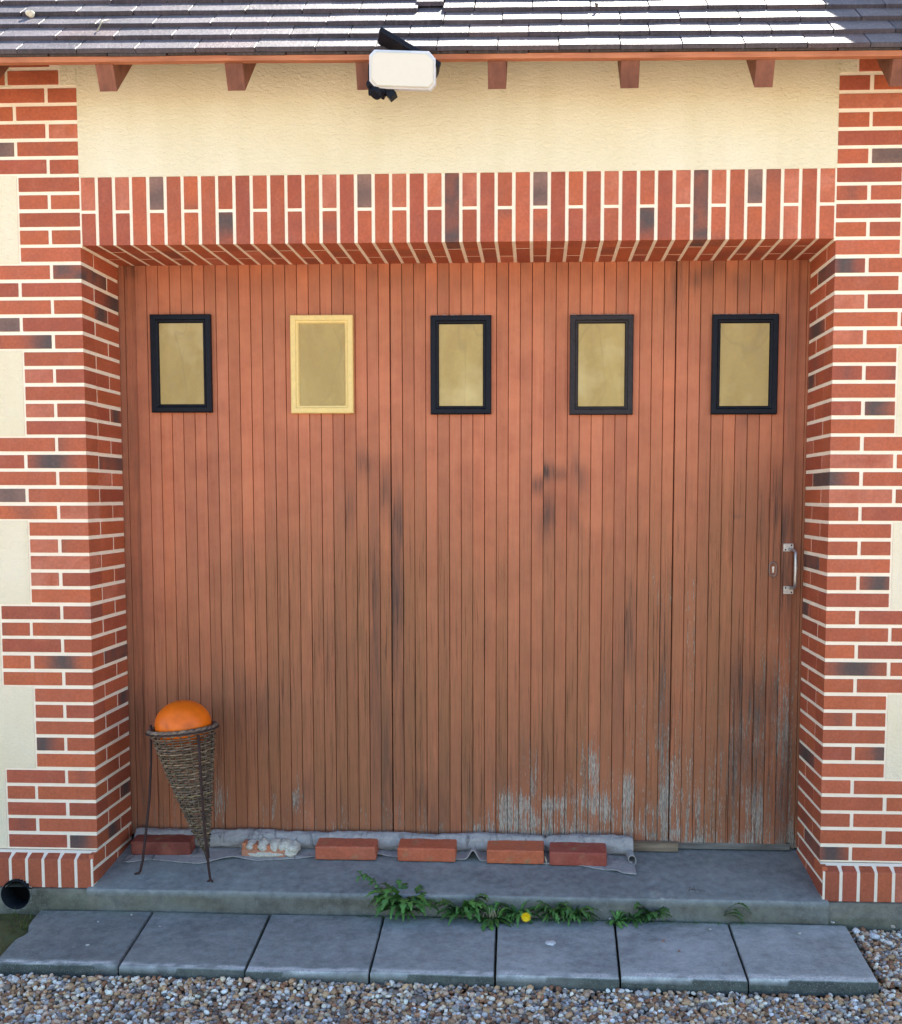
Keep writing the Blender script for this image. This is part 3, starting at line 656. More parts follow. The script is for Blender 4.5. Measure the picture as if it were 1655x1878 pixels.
kb=MB(); cyl=[Vector((pk[0]+.0048*math.cos(a),DEP-.007,pk[2]+.006+.0062*math.sin(a))) for a in np.linspace(-.5,math.pi+.5,12)]+[Vector((pk[0]-.0032,DEP-.007,pk[2]-.014)),Vector((pk[0]+.0032,DEP-.007,pk[2]-.014))]
kb.add(cyl,[tuple(range(len(cyl)))],(1,1,1)); n=len(cyl); kb.add([v+Vector((0,.004,0)) for v in cyl]+cyl,[(k,(k+1)%n,n+(k+1)%n,n+k) for k in range(n)],(1,1,1)); kb.build('lock_cylinder',M_metal,dooro)

# ------------------------------------------------------------------ ground, gravel
GZ=-2.566
gm=MB()
def gfn(u,v):
    X=(u-.5); Y=(v-.5); x=math.copysign(abs(X*2)**4,X)*900+X*8; y=math.copysign(abs(Y*2)**4,Y)*900+Y*8-1
    return (x,y,GZ-.02+(.004*nz(x*3,y*3) if abs(x)<9 else 0))
gm.grid(gfn,160,160)
g=gm.build('ground',mat_gravel_ground()); tag(g,kind='structure')
for p_ in g.data.polygons: p_.use_smooth=True

def ico(sub):
    import bmesh
    b=bmesh.new(); bmesh.ops.create_icosphere(b,subdivisions=sub,radius=1); v=np.array([q.co[:] for q in b.verts]); f=np.array([[q.index for q in fc.verts] for fc in b.faces]); b.free(); return v,f
rng=np.random.default_rng(3)
def shapes(sub,n):
    v,f=ico(sub); out=[]
    for i in range(n):
        d=v.copy()
        for _ in range(7):      # planar cuts give angular, water-worn facets
            nn=rng.normal(size=3); nn/=np.linalg.norm(nn); h=rng.uniform(.55,.85); dd=d@nn; ex=np.clip(dd-h,0,None); d=d-ex[:,None]*nn*.9
        d*=1+.05*rng.normal(size=(len(d),1)); out.append(d)
    return out,f
STC=[srgb(*c) for c in ((182,150,114),(158,128,98),(190,176,152),(206,198,184),(150,146,144),(128,124,124),(172,170,168),(140,100,74),(120,92,72),(214,208,198),(166,132,100),(110,100,92),(186,160,138))]
def scatter(name,pts,size,sub,mat,flat=.6,cols=STC):
    sh,f=shapes(sub,14); nv=len(sh[0]); N=len(pts); V=np.zeros((N,nv,3),dtype=np.float32); C=np.ones((N,nv,4),dtype=np.float32)
    for i in range(N):
        s=size[i]; d=sh[rng.integers(14)]*np.array([s,s*rng.uniform(.62,.95),s*rng.uniform(.45,.8)])
        a,b_,c_=rng.uniform(0,6.283),rng.normal()*.5,rng.normal()*.5
        ca,sa,cb,sb_,cc,sc_=math.cos(a),math.sin(a),math.cos(b_),math.sin(b_),math.cos(c_),math.sin(c_)
        Rz=np.array([[ca,-sa,0],[sa,ca,0],[0,0,1]]);Rx=np.array([[1,0,0],[0,cb,-sb_],[0,sb_,cb]]);Ry=np.array([[cc,0,sc_],[0,1,0],[-sc_,0,cc]])
        V[i]=d@(Rz@Rx@Ry).T+pts[i]; c=np.array(cols[rng.integers(len(cols))])*rng.uniform(.8,1.5); C[i,:,:3]=np.minimum(c*np.array([1.08,1.06,.99]),.85)
    Fc=(f[None]+(np.arange(N)*nv)[:,None,None]).reshape(-1,3)
    me=bpy.data.meshes.new(name); me.vertices.add(N*nv); me.vertices.foreach_set('co',V.ravel()); nf=len(Fc)
    me.loops.add(nf*3); me.loops.foreach_set('vertex_index',Fc.astype(np.int32).ravel()); me.polygons.add(nf)
    me.polygons.foreach_set('loop_start',np.arange(0,nf*3,3,dtype=np.int32)); me.polygons.foreach_set('loop_total',np.full(nf,3,dtype=np.int32)); me.polygons.foreach_set('use_smooth',np.ones(nf,dtype=bool))
    me.update(calc_edges=True); ca_=me.color_attributes.new('Col','FLOAT_COLOR','POINT'); ca_.data.foreach_set('color',C.ravel()); me.materials.append(mat)
    o=bpy.data.objects.new(name,me); COL.objects.link(o); return o
def slab_free(x,y): return not(-1.58+max(0,-.074-y)*.115<x<1.476+(y+.074)*.062 and y>-.545)
pts=[];sz=[]
def fill(x0,x1,y0,y1,sp,s0,s1,layers):
    for L in range(layers):
        for x in np.arange(x0,x1,sp):
            for y in np.arange(y0,y1,sp):
                px_=x+rng.uniform(-.5,.5)*sp; py_=y+rng.uniform(-.5,.5)*sp
                if not slab_free(px_,py_) or py_>-.075: continue
                if px_<-1.5 and py_>-.50 and rng.random()<.75: continue
                up=.010*max(0,1-abs(py_+.56)/.05)*rng.random()
                pts.append((px_,py_,GZ-.012+L*.0062+rng.uniform(-.003,.004)+up+.004*nz(px_*5,py_*5)+(.02 if px_>1.478 and py_>-.5 else 0)+(.006+.012*clampv((1.1-px_)/1.6))*clampv((py_+.70)/.12))); sz.append(rng.uniform(s0,s1)*(1.5 if rng.random()<.05 else 1))
fill(-2.3,2.4,-1.02,-.548,.0165,.0085,.0155,2)
fill(1.46,2.4,-.56,-.075,.0165,.0085,.0155,3)
nn1=len(pts)
o=scatter('gravel',np.array(pts),np.array(sz),2 if False else 1,M_stone); tag(o,kind='stuff',label='loose multicoloured gravel in front of the paving slabs',cat='gravel')
pts=[];sz=[]
fill(-2.6,2.8,-2.3,-1.02,.020,.009,.0145,1)
o2=scatter('gravel',np.array(pts),np.array(sz),1,M_stone); tag(o2,kind='stuff',label='loose gravel of the drive further out from the slabs',cat='gravel')

# a few larger stones against the plinth at the right
def stone(name,px_,py_,z,r,col,label,group=None,flat=(1,.75,.6),cat='stone',pt=None):
    p=at(px_,py_,'Z',z) if pt is None else pt
    sh,f=shapes(2,1); d=sh[0]*np.array([r*flat[0],r*flat[1],r*flat[2]]); a=R_.uniform(0,3)
    rot=np.array([[math.cos(a),-math.sin(a),0],[math.sin(a),math.cos(a),0],[0,0,1]]) if flat[0]==1 else np.eye(3)
    t=MB(); t.add([Vector(v) for v in (d@rot.T)+np.array([p[0],p[1],z+r*flat[2]*.8])],[tuple(q) for q in f],col)
    o=t.build(name,M_stone,None,smooth=True,origin=(p[0],p[1],z)); tag(o,label,cat,group); return o
stone('stone',1607,1697,-2.535,.030,srgb(150,112,80),'large brown stone against the plinth beyond the right slab','larger stones beside the plinth')
stone('stone',1638,1702,-2.535,.020,srgb(176,160,142),'pale tan stone right of the large brown stone','larger stones beside the plinth')
stone('stone',1570,1712,-2.535,.022,srgb(214,210,204),'white stone nearest the back corner of the right slab','larger stones beside the plinth')
stone('stone',1605,1722,-2.535,.021,srgb(200,200,200),'pale grey stone in front of the large brown stone','larger stones beside the plinth')
stone('stone',1630,1733,-2.535,.016,srgb(222,218,208),'small white stone in front of the tan stone','larger stones beside the plinth')

# ------------------------------------------------------------------ paving slabs
SX=[(-1.585,-1.150,-1.528,-1.099),(-1.142,-.6955,-1.090,-.6615),(-.6885,-.2595,-.6545,-.2415),(-.2525,.1685,-.2345,.1795),(.1755,.6105,.1865,.5935),(.6175,1.0335,.6005,1.0145),(1.0405,1.470,1.0215,1.442)]
SL=['leftmost paving slab, dark and chipped along its left edge','second paving slab from the left, dark grey below the wicker stand','third paving slab from the left, below the plain part of the sill','fourth paving slab, middle one with the big weed at its back corner','fifth paving slab, with a white lichen spot and the yellow dandelion behind it','sixth paving slab from the left, with a weedy left joint','rightmost paving slab, next to loose gravel, pale pebble on it']
STZ=-2.516
for i,(a,b,c,d) in enumerate(SX):
    t=MB(); yb,yf=-.074+R_.uniform(-.003,.003),-.540+[.01,.002,-.010,-.006,-.006,.0,.008][i]; th=.052; tl=R_.uniform(-.0025,.0025); N=44; sd=i*13.7
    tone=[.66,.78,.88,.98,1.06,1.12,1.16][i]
    def sf(u,v,a=a,b=b,c=c,d=d,yb=yb,yf=yf,tl=tl,sd=sd,i=i):
        # v: 0..1 across with wrapped edges
        r=.006
        def wrap(q):
            if q<.06: return 0,-(1-q/.06)
            if q>.94: return 1,-((q-.94)/.06)
            return (q-.06)/.88,0
        uu,du=wrap(u); vv,dv=wrap(v)
        xb=a+(b-a)*uu; xf=c+(d-c)*uu; x=xb+(xf-xb)*vv; y=yb+(yf-yb)*vv
        dep=max(-du,-dv); z=STZ+tl*(uu-.5)*2+nz(x*3,y*3,sd)*.0015
        er=abs(nz(x*20,y*20,sd))*.005
        if dep>0:
            z-= th*dep**1.6 if dep>.0 else 0
        edge=min(uu*(b-a),(1-uu)*(b-a),vv*.46,(1-vv)*.46)
        if edge<.004 and dep==0: z-=er*.5
        if i==0:
            g=math.exp(-((y+.27)/.05)**2)
            if uu<.12: x+=g*.020*(1-uu/.12)*(1+.5*nz(y*60)); z-=g*.006*(1-uu/.12)
        x+=nz(y*18,sd,3)*.0012*(1 if uu in(0,1) else 0); y+=nz(x*18,sd)*.0018*(1 if vv in (0,1) else 0)
        return (x,y,z)
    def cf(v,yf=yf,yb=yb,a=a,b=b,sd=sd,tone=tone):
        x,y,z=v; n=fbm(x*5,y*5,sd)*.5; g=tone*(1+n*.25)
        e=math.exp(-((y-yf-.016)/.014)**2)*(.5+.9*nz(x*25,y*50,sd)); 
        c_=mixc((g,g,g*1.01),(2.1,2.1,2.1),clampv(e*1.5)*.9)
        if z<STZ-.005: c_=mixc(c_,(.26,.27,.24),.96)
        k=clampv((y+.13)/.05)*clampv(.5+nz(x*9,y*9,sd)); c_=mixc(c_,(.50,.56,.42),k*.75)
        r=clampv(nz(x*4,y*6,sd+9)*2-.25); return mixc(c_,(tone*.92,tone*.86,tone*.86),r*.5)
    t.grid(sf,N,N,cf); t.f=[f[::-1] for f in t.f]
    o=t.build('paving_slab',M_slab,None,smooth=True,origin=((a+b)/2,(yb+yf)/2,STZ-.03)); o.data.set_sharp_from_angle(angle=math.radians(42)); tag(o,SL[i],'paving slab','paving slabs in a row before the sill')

sbd=MB(); sbd.grid(lambda u,v:(-1.56+u*3.0,-.05-v*.47,-2.545+.003*nz(u*60,v*9)),60,10,(.5,.45,.38)); sbd.f=[f[::-1] for f in sbd.f]
o=sbd.build('soil_bed',mat_concrete('soil',srgb(92,80,66),.4,.4)); tag(o,kind='structure')
# left soil bank
lb_=MB(); lb_.grid(lambda u,v:(-3.3+u*(1.80)-.0,-.06-v*.48,GZ+.028-.02*v+.008*nz(u*20,v*12)-(.025*clampv((u-.93)/.07))),70,24,lambda v:mixc((.8,.75,.62),(.55,.62,.35),clampv(.5+nz(v[0]*9,v[1]*9)))); lb_.f=[f[::-1] for f in lb_.f]
o=lb_.build('soil_bank',mat_concrete('soil_bank_mat',srgb(112,104,78),.7,.4),None,True); tag(o,kind='structure')
gr=MB()
def blade(mb,p,h,lean,az,w,col,n=5):
    vs=[];dx,dy=math.cos(az),math.sin(az)
    for k in range(n+1):
        t=k/n; c=Vector(p)+Vector((dx*lean*t*t,dy*lean*t*t,h*t*(1-.25*t*lean/max(h,.01)))); ww=w*(1-t)**.7
        vs+= [c+Vector((-dy,dx,0))*ww,c-Vector((-dy,dx,0))*ww]
    mb.add(vs,[(2*k,2*k+1,2*k+3,2*k+2) for k in range(n)],col)
for i in range(1500):
    x=R_.uniform(-2.4,-1.53); y=-.09-R_.random()**1.0*.42
    dn=clampv(.35+nz(x*7,y*9)*1.8)
    if R_.random()>dn: continue
    if x>-1.60+ (-.09-y)*.10: continue
    g=R_.uniform(.6,1.3); c=(g,g,g) if R_.random()<.75 else (g*1.6,g*1.3,g*.9)
    blade(gr,(x,y,GZ+.018),R_.uniform(.015,.055),R_.uniform(.005,.04),R_.uniform(0,6.28),R_.uniform(.0012,.0022),c)
o=gr.build('grass',M_grass,None,True); tag(o,'patchy green grass left of the leftmost slab','grass',kind='stuff')

# ------------------------------------------------------------------ small pebbles and litter
PB=[(180,1692,.0055,'small pale pebble near the back of the leftmost slab'),(160,1735,.0065,'flat white pebble in the middle of the leftmost slab'),(242,1679,.006,'pale pebble near the right back corner of the leftmost slab'),
(293,1700,.005,'tiny white pebble on the second slab, near its left joint'),(1303,1706,.007,'grey pebble near the back of the sixth slab'),(1467,1714,.0085,'pale pebble lying alone on the rightmost slab'),(1217,1727,.006,'small reddish pebble on the left half of the sixth slab'),
(1246,1746,.006,'dark reddish pebble in the middle of the sixth slab'),(584,1671,.006,'small pale pebble at the back edge of the third slab'),(1278,1684,.011,'brown pebble in the crack behind the sixth slab'),(1301,1686,.012,'round tan pebble in the crack beside the small rightmost weed'),
(1433,1682,.011,'long white pebble at the back edge of the rightmost slab'),(1528,1694,.009,'white pebble near the right back corner of the rightmost slab'),(1120,1687,.009,'pale pebble in the crack left of the low dark weed'),(1192,1686,.009,'pale pebble among the low dark weed leaves')]
for x,y,r,lab in PB:
    c=srgb(160,120,104) if 'red' in lab else (srgb(128,100,80) if 'brown' in lab else (srgb(184,160,130) if 'tan' in lab else srgb(176,172,162)))
    stone('pebble',x,y,STZ,r,c,lab,'pebbles lying on the slabs',(1.6,1,.55) if ('long' in lab or 'flat' in lab) else (1,.8,.6),'pebble')
p=at(1010,1729,'Z',STZ+.002); t=MB(); nn_=22
pts_=[Vector((p[0]+.019*math.cos(a)*(1+.25*nz(math.cos(a)*3,math.sin(a)*3,4)),p[1]+.024*math.sin(a)*(1+.3*nz(math.cos(a)*3,math.sin(a)*3,9)),STZ+.0015)) for a in np.linspace(0,6.283,nn_,endpoint=False)]
t.add(pts_+[q+Vector((0,0,.0012))*1 for q in pts_]+[Vector((p[0],p[1],STZ+.0040))],[(k,(k+1)%nn_,nn_+(k+1)%nn_,nn_+k) for k in range(nn_)]+[(nn_+k,nn_+(k+1)%nn_,2*nn_) for k in range(nn_)],(1,1,1))
tag(t.build('lichen_spot',mat_plain('lichen_white',srgb(205,208,205),.9,.1,.4,bump=.001,scale=220),None,True,origin=(p[0],p[1],STZ)),'round whitish lichen spot on the fifth slab','lichen')

# ------------------------------------------------------------------ weeds
def leaf(mb,base,az,L,w,rise,droop,col,teeth=5,twist=0,n=15):
    d=Vector((math.cos(az),math.sin(az),0)); sd=Vector((-math.sin(az),math.cos(az),0)); pts=[]; ph=R_.uniform(0,1); bend=R_.uniform(-.25,.25)*L
    for k in range(n+1):
        t=k/n; c=Vector(base)+d*(L*t*(1-.15*rise))+sd*(bend*t*t)+Vector((0,0,rise*L*math.sin(t*1.9)*.75-droop*L*t*t))
        env=(math.sin(math.pi*min(1,t*.92+.04))**.8)*(.35+.65*t) ; saw=.45+.55*abs(((t*teeth+ph)%1)-0)
        if t<.15: saw=.25
        ww=w*env*(saw if k%2 else saw*.45)*1.25; up=Vector((0,0,.25*ww*(1)))
        pts+=[c+sd*ww+up,c.copy(),c-sd*ww+up]
    fs=[]
    for k in range(n): a=k*3; fs+=[(a,a+1,a+4,a+3),(a+1,a+2,a+5,a+4)]
    cs=[]
    for k in range(n+1): cs+=[col,tuple(q*1.35 for q in col),col]
    mb.add(pts,fs,cs)
def weed(px_,py_,n,L,label,spread=(0,6.283),rise=.6,z=-2.515,wide=.2,stems=0,dark=1.,pt=None):
    p=at(px_,py_,'Z',z) if pt is None else pt; r=empty('dandelion_plant',(p[0],p[1],z)); tag(r,label,'weed','weeds growing in the crack behind the slabs')
    mb=MB(); n=int(n*4.2); L*=1.5; wide*=.9; rise*=1.15
    for i in range(n):
        az=spread[0]+(spread[1]-spread[0])*((i+R_.uniform(0,.9))/n); ll=L*R_.uniform(.45,1.1); g=R_.uniform(.45,1.3)*dark
        if math.sin(az)>.2: ri=max(rise,.9)*R_.uniform(.9,1.3); ll*=.8
        else: ri=rise*R_.uniform(.5,1.2)
        leaf(mb,(p[0]+R_.uniform(-.006,.006),p[1]+R_.uniform(-.004,.004),z+.002),az,ll,ll*wide*R_.uniform(.7,1.2),ri,R_.uniform(.1,.45),(g,g,g*R_.uniform(.8,1.1)),R_.randint(4,6))
    mb.build('leaves',M_leaf,r,True)
    if stems:
        sm=MB()
        for i in range(stems):
            a=R_.uniform(0,6.28); q=Vector((p[0]+R_.uniform(-.02,.02),p[1],z)); h=R_.uniform(.03,.06)
            sm.tube([q+Vector((math.cos(a)*h*.6*t,0.3*math.sin(a)*h*t-.01*t,h*math.sin(t*2.2))) for t in np.linspace(0,1.2,9)],.0009,5,(1,1,1))
        sm.build('dry_stem',M_dry,r,True)
    return r,p
weed(742,1678,22,.105,'tallest leafy weed, at the joint behind the fourth slab',stems=0,rise=.95)
r,p=weed(718,1672,6,.06,'leafy shoot leaning up over the sill edge left of the tallest weed',rise=1.1)
sh=MB(); p0=Vector((p[0],p[1]-.005,-2.50)); p1=Vector(on_sill(664,1622))+Vector((0,-.01,.035))
axis=[p0.lerp(p1,t)+Vector((0,-.02*math.sin(t*3.1),.045*math.sin(t*3.1))) for t in np.linspace(0,1,14)]
sh.tube(axis,[.0014]*14,5,(.8,.9,.7))
for k in range(2,14):
    for s in (-1,1):
        g=R_.uniform(.7,1.3); leaf(sh,axis[k],math.pi*1.0+s*R_.uniform(.7,1.5)+.3,R_.uniform(.030,.05),.012,R_.uniform(.2,.9),.4,(g,g,g),2,n=8)
sh.build('shoot',M_leaf,r,True)
weed(849,1682,18,.080,'bushy weed behind the middle slab, between the tallest weed and the dry stems',rise=.85,wide=.24)
weed(903,1689,11,.062,'low weed with dry looping stems at the joint of the middle slab',rise=.4,stems=9,wide=.22)
r,p=weed(950,1686,13,.072,'weed with one yellow flower behind the fifth slab',rise=.7)
fl=MB(); fp=Vector(at(965,1682,'Y',p[1]-.10)); fl.tube([Vector((p[0],p[1],-2.51)),Vector((p[0]+.01,p[1]-.015,-2.498)),fp-Vector((0,-.003,.004))],.0012,6,(.7,.9,.5)); fl.build('flower_stem',M_leaf,r,True)
fl=MB()
for ring_,nn_,ll,up in ((0,26,.020,.15),(1,22,.017,.45),(2,16,.011,.8)):
    for k in range(nn_):
        a=2*math.pi*(k+.5*ring_)/nn_+R_.uniform(-.06,.06); u=Vector((math.cos(a),-.45,math.sin(a))); 
        d=(Vector((math.cos(a),0,math.sin(a)))+Vector((0,-up,0))).normalized(); sdv=d.cross(Vector((0,-1,0))).normalized()*.0022
        fl.add([fp-sdv*.5,fp+d*ll*.6-sdv,fp+d*ll,fp+d*ll*.6+sdv,fp+sdv*.5],[(0,1,2,3,4)],(1,R_.uniform(.9,1.05),1))
fl.build('flower',M_yellow,r)
weed(1017,1686,20,.066,'fine-leaved weed just right of the yellow flower',rise=.9,wide=.16)
weed(1052,1687,16,.070,'dense weed at the far side of the fine-leaved one, before the open crack',rise=.85,wide=.2)
weed(1132,1692,8,.045,'small pale tuft in the joint between the fifth and sixth slabs',rise=.4,dark=1.3,wide=.22)
weed(1160,1688,10,.055,'low dark weed behind the sixth slab, beside the pale tuft',rise=.4,dark=.7)
weed(1192,1686,11,.058,'curled dark green weed behind the sixth slab, right end of the group',rise=.8,dark=.8,wide=.3)
weed(1322,1688,5,.085,'small weed of a few leaves at the joint before the rightmost slab',rise=.7,spread=(-.8,2.4),dark=.75,wide=.16)
# withered sprig at the patched sill edge
p=on_sill(1272,1632); t=MB(); 
for k in range(4): a=k*1.1+.5; t.tube([Vector(p),Vector(p)+Vector((.02*math.cos(a),-.01,.012*(k%2)+.004)),Vector(p)+Vector((.035*math.cos(a)+.01,-.02,.002-.012*(k==1)))],.0009,5)
tag(t.build('dry_sprig',mat_leaf('brown_sprig',srgb(80,70,56),srgb(104,92,74)),None,True),'thin withered sprig on the patched edge of the sill','twig')
def moss(n,x0,x1,label):
    t=MB()
    for i in range(n):
        x=R_.uniform(x0,x1); q=(x,-.072-R_.random()*.012,-2.518); g=R_.uniform(.5,1.1)
        leaf(t,q,R_.uniform(3.4,6.0),R_.uniform(.010,.022),.0045,R_.uniform(.2,.9),.3,(g,g,g),2,n=5)
    tag(t.build('moss',M_leaf,None,True),label,'moss',kind='stuff')
moss(260,-.35,1.1,'short moss and seedlings in the crack behind the slabs')

# ------------------------------------------------------------------ cloth draught strip
cx0=-1.35; cx1=.712
edge=[(232,1584),(274,1578),(330,1584),(365,1586),(431,1576),(470,1580),(549,1577),(600,1570),(700,1572),(790,1575),(868,1582),(940,1580),(1000,1586),(1060,1590),(1113,1598),(1158,1607)]
ew=[on_sill(*e) for e in edge]; exs=[e[0] for e in ew]; eys=[e[1] for e in ew]
def clothf(u,v):
    x=cx0+(cx1-cx0)*u; yf=float(np.interp(x,exs,eys)); z0=0
    rr=.0335+.004*nz(x*4)+.002*nz(x*13,2); yc=.305+.006*nz(x*3,7)
    over=clampv((x-.36)/.02)
    if over: rr+=.002*over; yc-=.006*over
    if x>.62: yc-=(x-.62)*.12
    zs=sill_z(.30)
    if v<.36:
        t=v/.36; y=yf+(yc-yf)*t; z=sill_z(y)+.003+.004*max(0,nz(x*11,y*25))+.0035*abs(nz(x*40,y*30))*(1-t)
        z+=.044*math.exp(-((x-.064)/.020)**2)*clampv(1.25-t*1.2)+.010*math.exp(-((x+.94)/.05)**2)*(1-t)+.007*math.exp(-((x+.33)/.03)**2)*(1-t)
        if x>.60: z+=.010*(1-t)*abs(math.sin((x-.6)*50))*.5
    else:
        t=(v-.36)/.64; a=-math.pi/2-t*math.pi*1.55
        wr=1+.15*nz(x*14+a*.8,a*1.1)+.10*nz(x*34,a*2.6)+.05*nz(x*80,a*6); y=yc+rr*.98*wr*math.cos(a); z=zs+.004+rr+rr*1.02*wr*math.sin(a)
        y=min(y,DEP-.003)
        # crease where the two lengths overlap
        g=math.exp(-((x-.355)/.010)**2); z-=g*.010*max(0,math.sin(a)); y+=g*.008*max(0,-math.cos(a))
        z-= .012*clampv((x-.1)/.6)*0
    return (x,y,z)
cl=MB(); cl.grid(clothf,420,64); cl.f=[f[::-1] for f in cl.f]
clo=cl.build('draught_cloth',M_cloth,None,True); so=clo.modifiers.new('solid','SOLIDIFY'); so.thickness=.003; so.offset=0
tag(clo,'long grey felt cloth rolled along the foot of the garage door','cloth')
ce=MB()   # loose curled end of the cloth
pc=Vector((.700,.262,sill_z(.26)))
def curl(u,v):
    a=-1.2+u*6.4; r=.032-.0035*a; yy=.335-v*.135; return (.688+r*math.cos(a)*.62+.012*v,yy,pc.z+.026+r*math.sin(a)*.85*(1-.12*v)-.012*v)
ce.grid(curl,60,14); o=ce.build('curled_end',M_cloth,clo,True); so=o.modifiers.new('solid','SOLIDIFY'); so.thickness=.003
t=MB(); a,b=at(1150,1553,'Y',.325),at(1244,1553,'Y',.325); t.box(a[0]-.15,b[0],.312,.339,b[2]-.018,b[2]+.019,seg=(12,1,2),jit=.0006)
tag(t.build('wooden_slat',M_slat,None,bevel=.002),'short weathered wooden slat sticking out from the right end of the cloth','slat')

# ------------------------------------------------------------------ loose bricks on the cloth
M_brick2=mat_brick('loose_brick')
def loose(xl,xr,pyb,col,lab,h=.058,tl=0.,grp='loose bricks weighing down the cloth',rot=0,yo=0.):
    a=on_sill(xl,pyb); b=on_sill(xr,pyb); L=b[0]-a[0]; cx=(a[0]+b[0])/2; y0=(a[1]+b[1])/2+yo; zc=sill_z(y0)+.004
    t=MB(); base=col
    M=Matrix.Translation((cx,y0,zc))@Matrix.Rotation(rot,4,'Z')@Matrix.Rotation(.10,4,'X')
    def cf(v):
        n=nz(v[0]*14+xl,v[1]*14,v[2]*14); c=mixc(base,SAL,n*.6); return mixc(c,srgb(150,130,90),clampv((nz(v[0]*30,v[1]*30,v[2]*30+xl)-.35)*2))
    t.box(-L/2,L/2,0,.104,0,h,cf,seg=(14,6,4),M=M)
    for q in range(len(t.v)):
        v=Vector(t.v[q]); d=nz(v.x*30,v.y*30,v.z*30)*.0012; t.v[q]=(v.x+d,v.y+d,v.z+d)
    o=t.build('loose_brick',M_brick2,None,bevel=.0065,origin=(cx,y0,zc),seg=3); tag(o,lab,'brick',grp); return o
loose(240,350,1571,srgb(124,62,50),'dull dark red brick behind the legs of the wicker stand',rot=.02)
loose(578,690,1580,srgb(184,98,68),'orange-red brick right of the mortar-crusted one, pale smear on its face',rot=.01)
loose(729,836,1583,srgb(190,98,64),'clean orange brick standing alone, left of the arched fold in the cloth')
loose(893,998,1587,srgb(192,102,66),'orange brick touching the darker one, right of the arched fold in the cloth')
loose(1008,1113,1591,srgb(156,76,60),'reddest brick at the right end of the row on the cloth',rot=-.02)
a=on_sill(442,1575); b=on_sill(545,1575); r=empty('crusted_brick',((a[0]+b[0])/2,a[1]+.05,sill_z(a[1])+.003)); tag(r,'broken perforated brick half covered in pale mortar, between two red bricks','brick','loose bricks weighing down the cloth')
t=MB(); L=b[0]-a[0]; zc=sill_z(a[1])+.003; ax_=a[0]
t.box(ax_,ax_+L*.80,a[1]+.008,a[1]+.095,zc,zc+.030,srgb(190,130,98),seg=(10,4,3),jit=.0015)
for k,(u0,u1) in enumerate(((0,.08),(.20,.30),(.44,.53),(.64,.76))): t.box(ax_+L*u0,ax_+L*u1,a[1]+.012,a[1]+.06,zc+.026,zc+.056-.004*k,srgb(196,124,86),seg=(2,2,3),jit=.003)
t.build('clay_body',M_brick2,r,bevel=.003)
t=MB()
def lump(c,rx,ry,rz,s):
    n=len(t.v); t.sphere(c,(rx,ry,rz),22,14,srgb(196,190,172))
    for q in range(n,len(t.v)):
        v=Vector(t.v[q]); d=(v-Vector(c)); f=1+.22*nz(v.x*60+s,v.y*60,v.z*60)+.1*nz(v.x*160,v.y*160,v.z*160+s); t.v[q]=tuple(Vector(c)+d*f)
y_=a[1]+.05
for u,w,h,s in ((.14,.024,.028,1),(.37,.027,.032,2),(.58,.027,.032,3),(.76,.032,.031,4),(.90,.028,.031,5)): lump((ax_+L*u,y_-.002,zc+.038-(.008 if u>.85 else 0)),w,.043,h*.85,s)
lump((ax_+L*.45,a[1]+.030,zc+.012),.105,.030,.0145,7); lump((ax_+L*.85,a[1]+.04,zc+.018),.034,.040,.020,8); lump((ax_+L*.5,a[1]+.075,zc+.03),.10,.030,.028,9)
t.build('mortar_crust',mat_plain('old_mortar',(1,1,1),.95,.1,.3,bump=.003,scale=110),r,True)
# dry leaf scraps
p=on_sill(1003,1588); t=MB(); leaf(t,(p[0],p[1]-.012,p[2]+.003),1.7,.05,.009,.9,.2,(1,1,1),1,n=8); tag(t.build('dry_leaf',M_dry,None,True),'pale dry leaf in the gap between the two right-hand bricks','leaf')
p=at(769,1533,'Y',.30); t=MB(); leaf(t,(p[0]-.02,.30,p[2]-.004),.3,.05,.014,.5,.1,(.75,.45,.3),1,n=8); tag(t.build('dead_leaf',M_dry,None,True),'small reddish dead leaf on the cloth above the clean orange brick','leaf')

# ------------------------------------------------------------------ wicker cone stand with orange ball
RC=Vector((-1.078,.105,-1.842)); RR=.128
wk=empty('basket_stand',(RC.x,RC.y,-2.42)); tag(wk,'tall wicker cone basket in a rusty iron tripod stand, at the left of the door','basket stand')
TIP=Vector((-1.005,.135,-2.350))
def cone(t,a,dr=0.):   # t 0 rim .. 1 tip
    c=RC.lerp(TIP,t)+Vector((.018*math.sin(t*math.pi)*-.2,0,0)); r=(RR-.012)*(1-t)**.86+.006+dr; return c+Vector((r*math.cos(a),r*math.sin(a)*.95,.012*(1-t)*math.cos(a+.4)))
wb=MB(); NR=46
for k in range(NR):
    t0=.055+k*(.93)/NR; ns=22 if t0<.6 else (14 if t0<.85 else 9); seg_=ns*3
    ph=(k%2)*math.pi; g=R_.uniform(.55,1.35); gc=(g,g*R_.uniform(.9,1.02),g*R_.uniform(.8,1.05)); pts=[]; wobk=R_.uniform(0,9)
    for q in range(seg_+1):
        a=2*math.pi*q/seg_; dr=.0058*math.cos(ns/2*a*2/2+ph) if True else 0
        pp=cone(t0+.0045*nz(math.cos(a)*2,math.sin(a)*2,wobk),a,dr); pts.append(pp)
    wb.tube(pts,.0036*R_.uniform(.75,1.2),5,gc,cap=False)
wb.build('wicker_weave',M_wick,wk,True)
st=MB()
for k in range(22):
    a=2*math.pi*(k+.25)/22; g=R_.uniform(.5,.9); end=1. if k%2==0 else .8
    st.tube([cone(t,a) for t in np.linspace(-.0,end*.995,16)],.0024,5,(g,g,g))
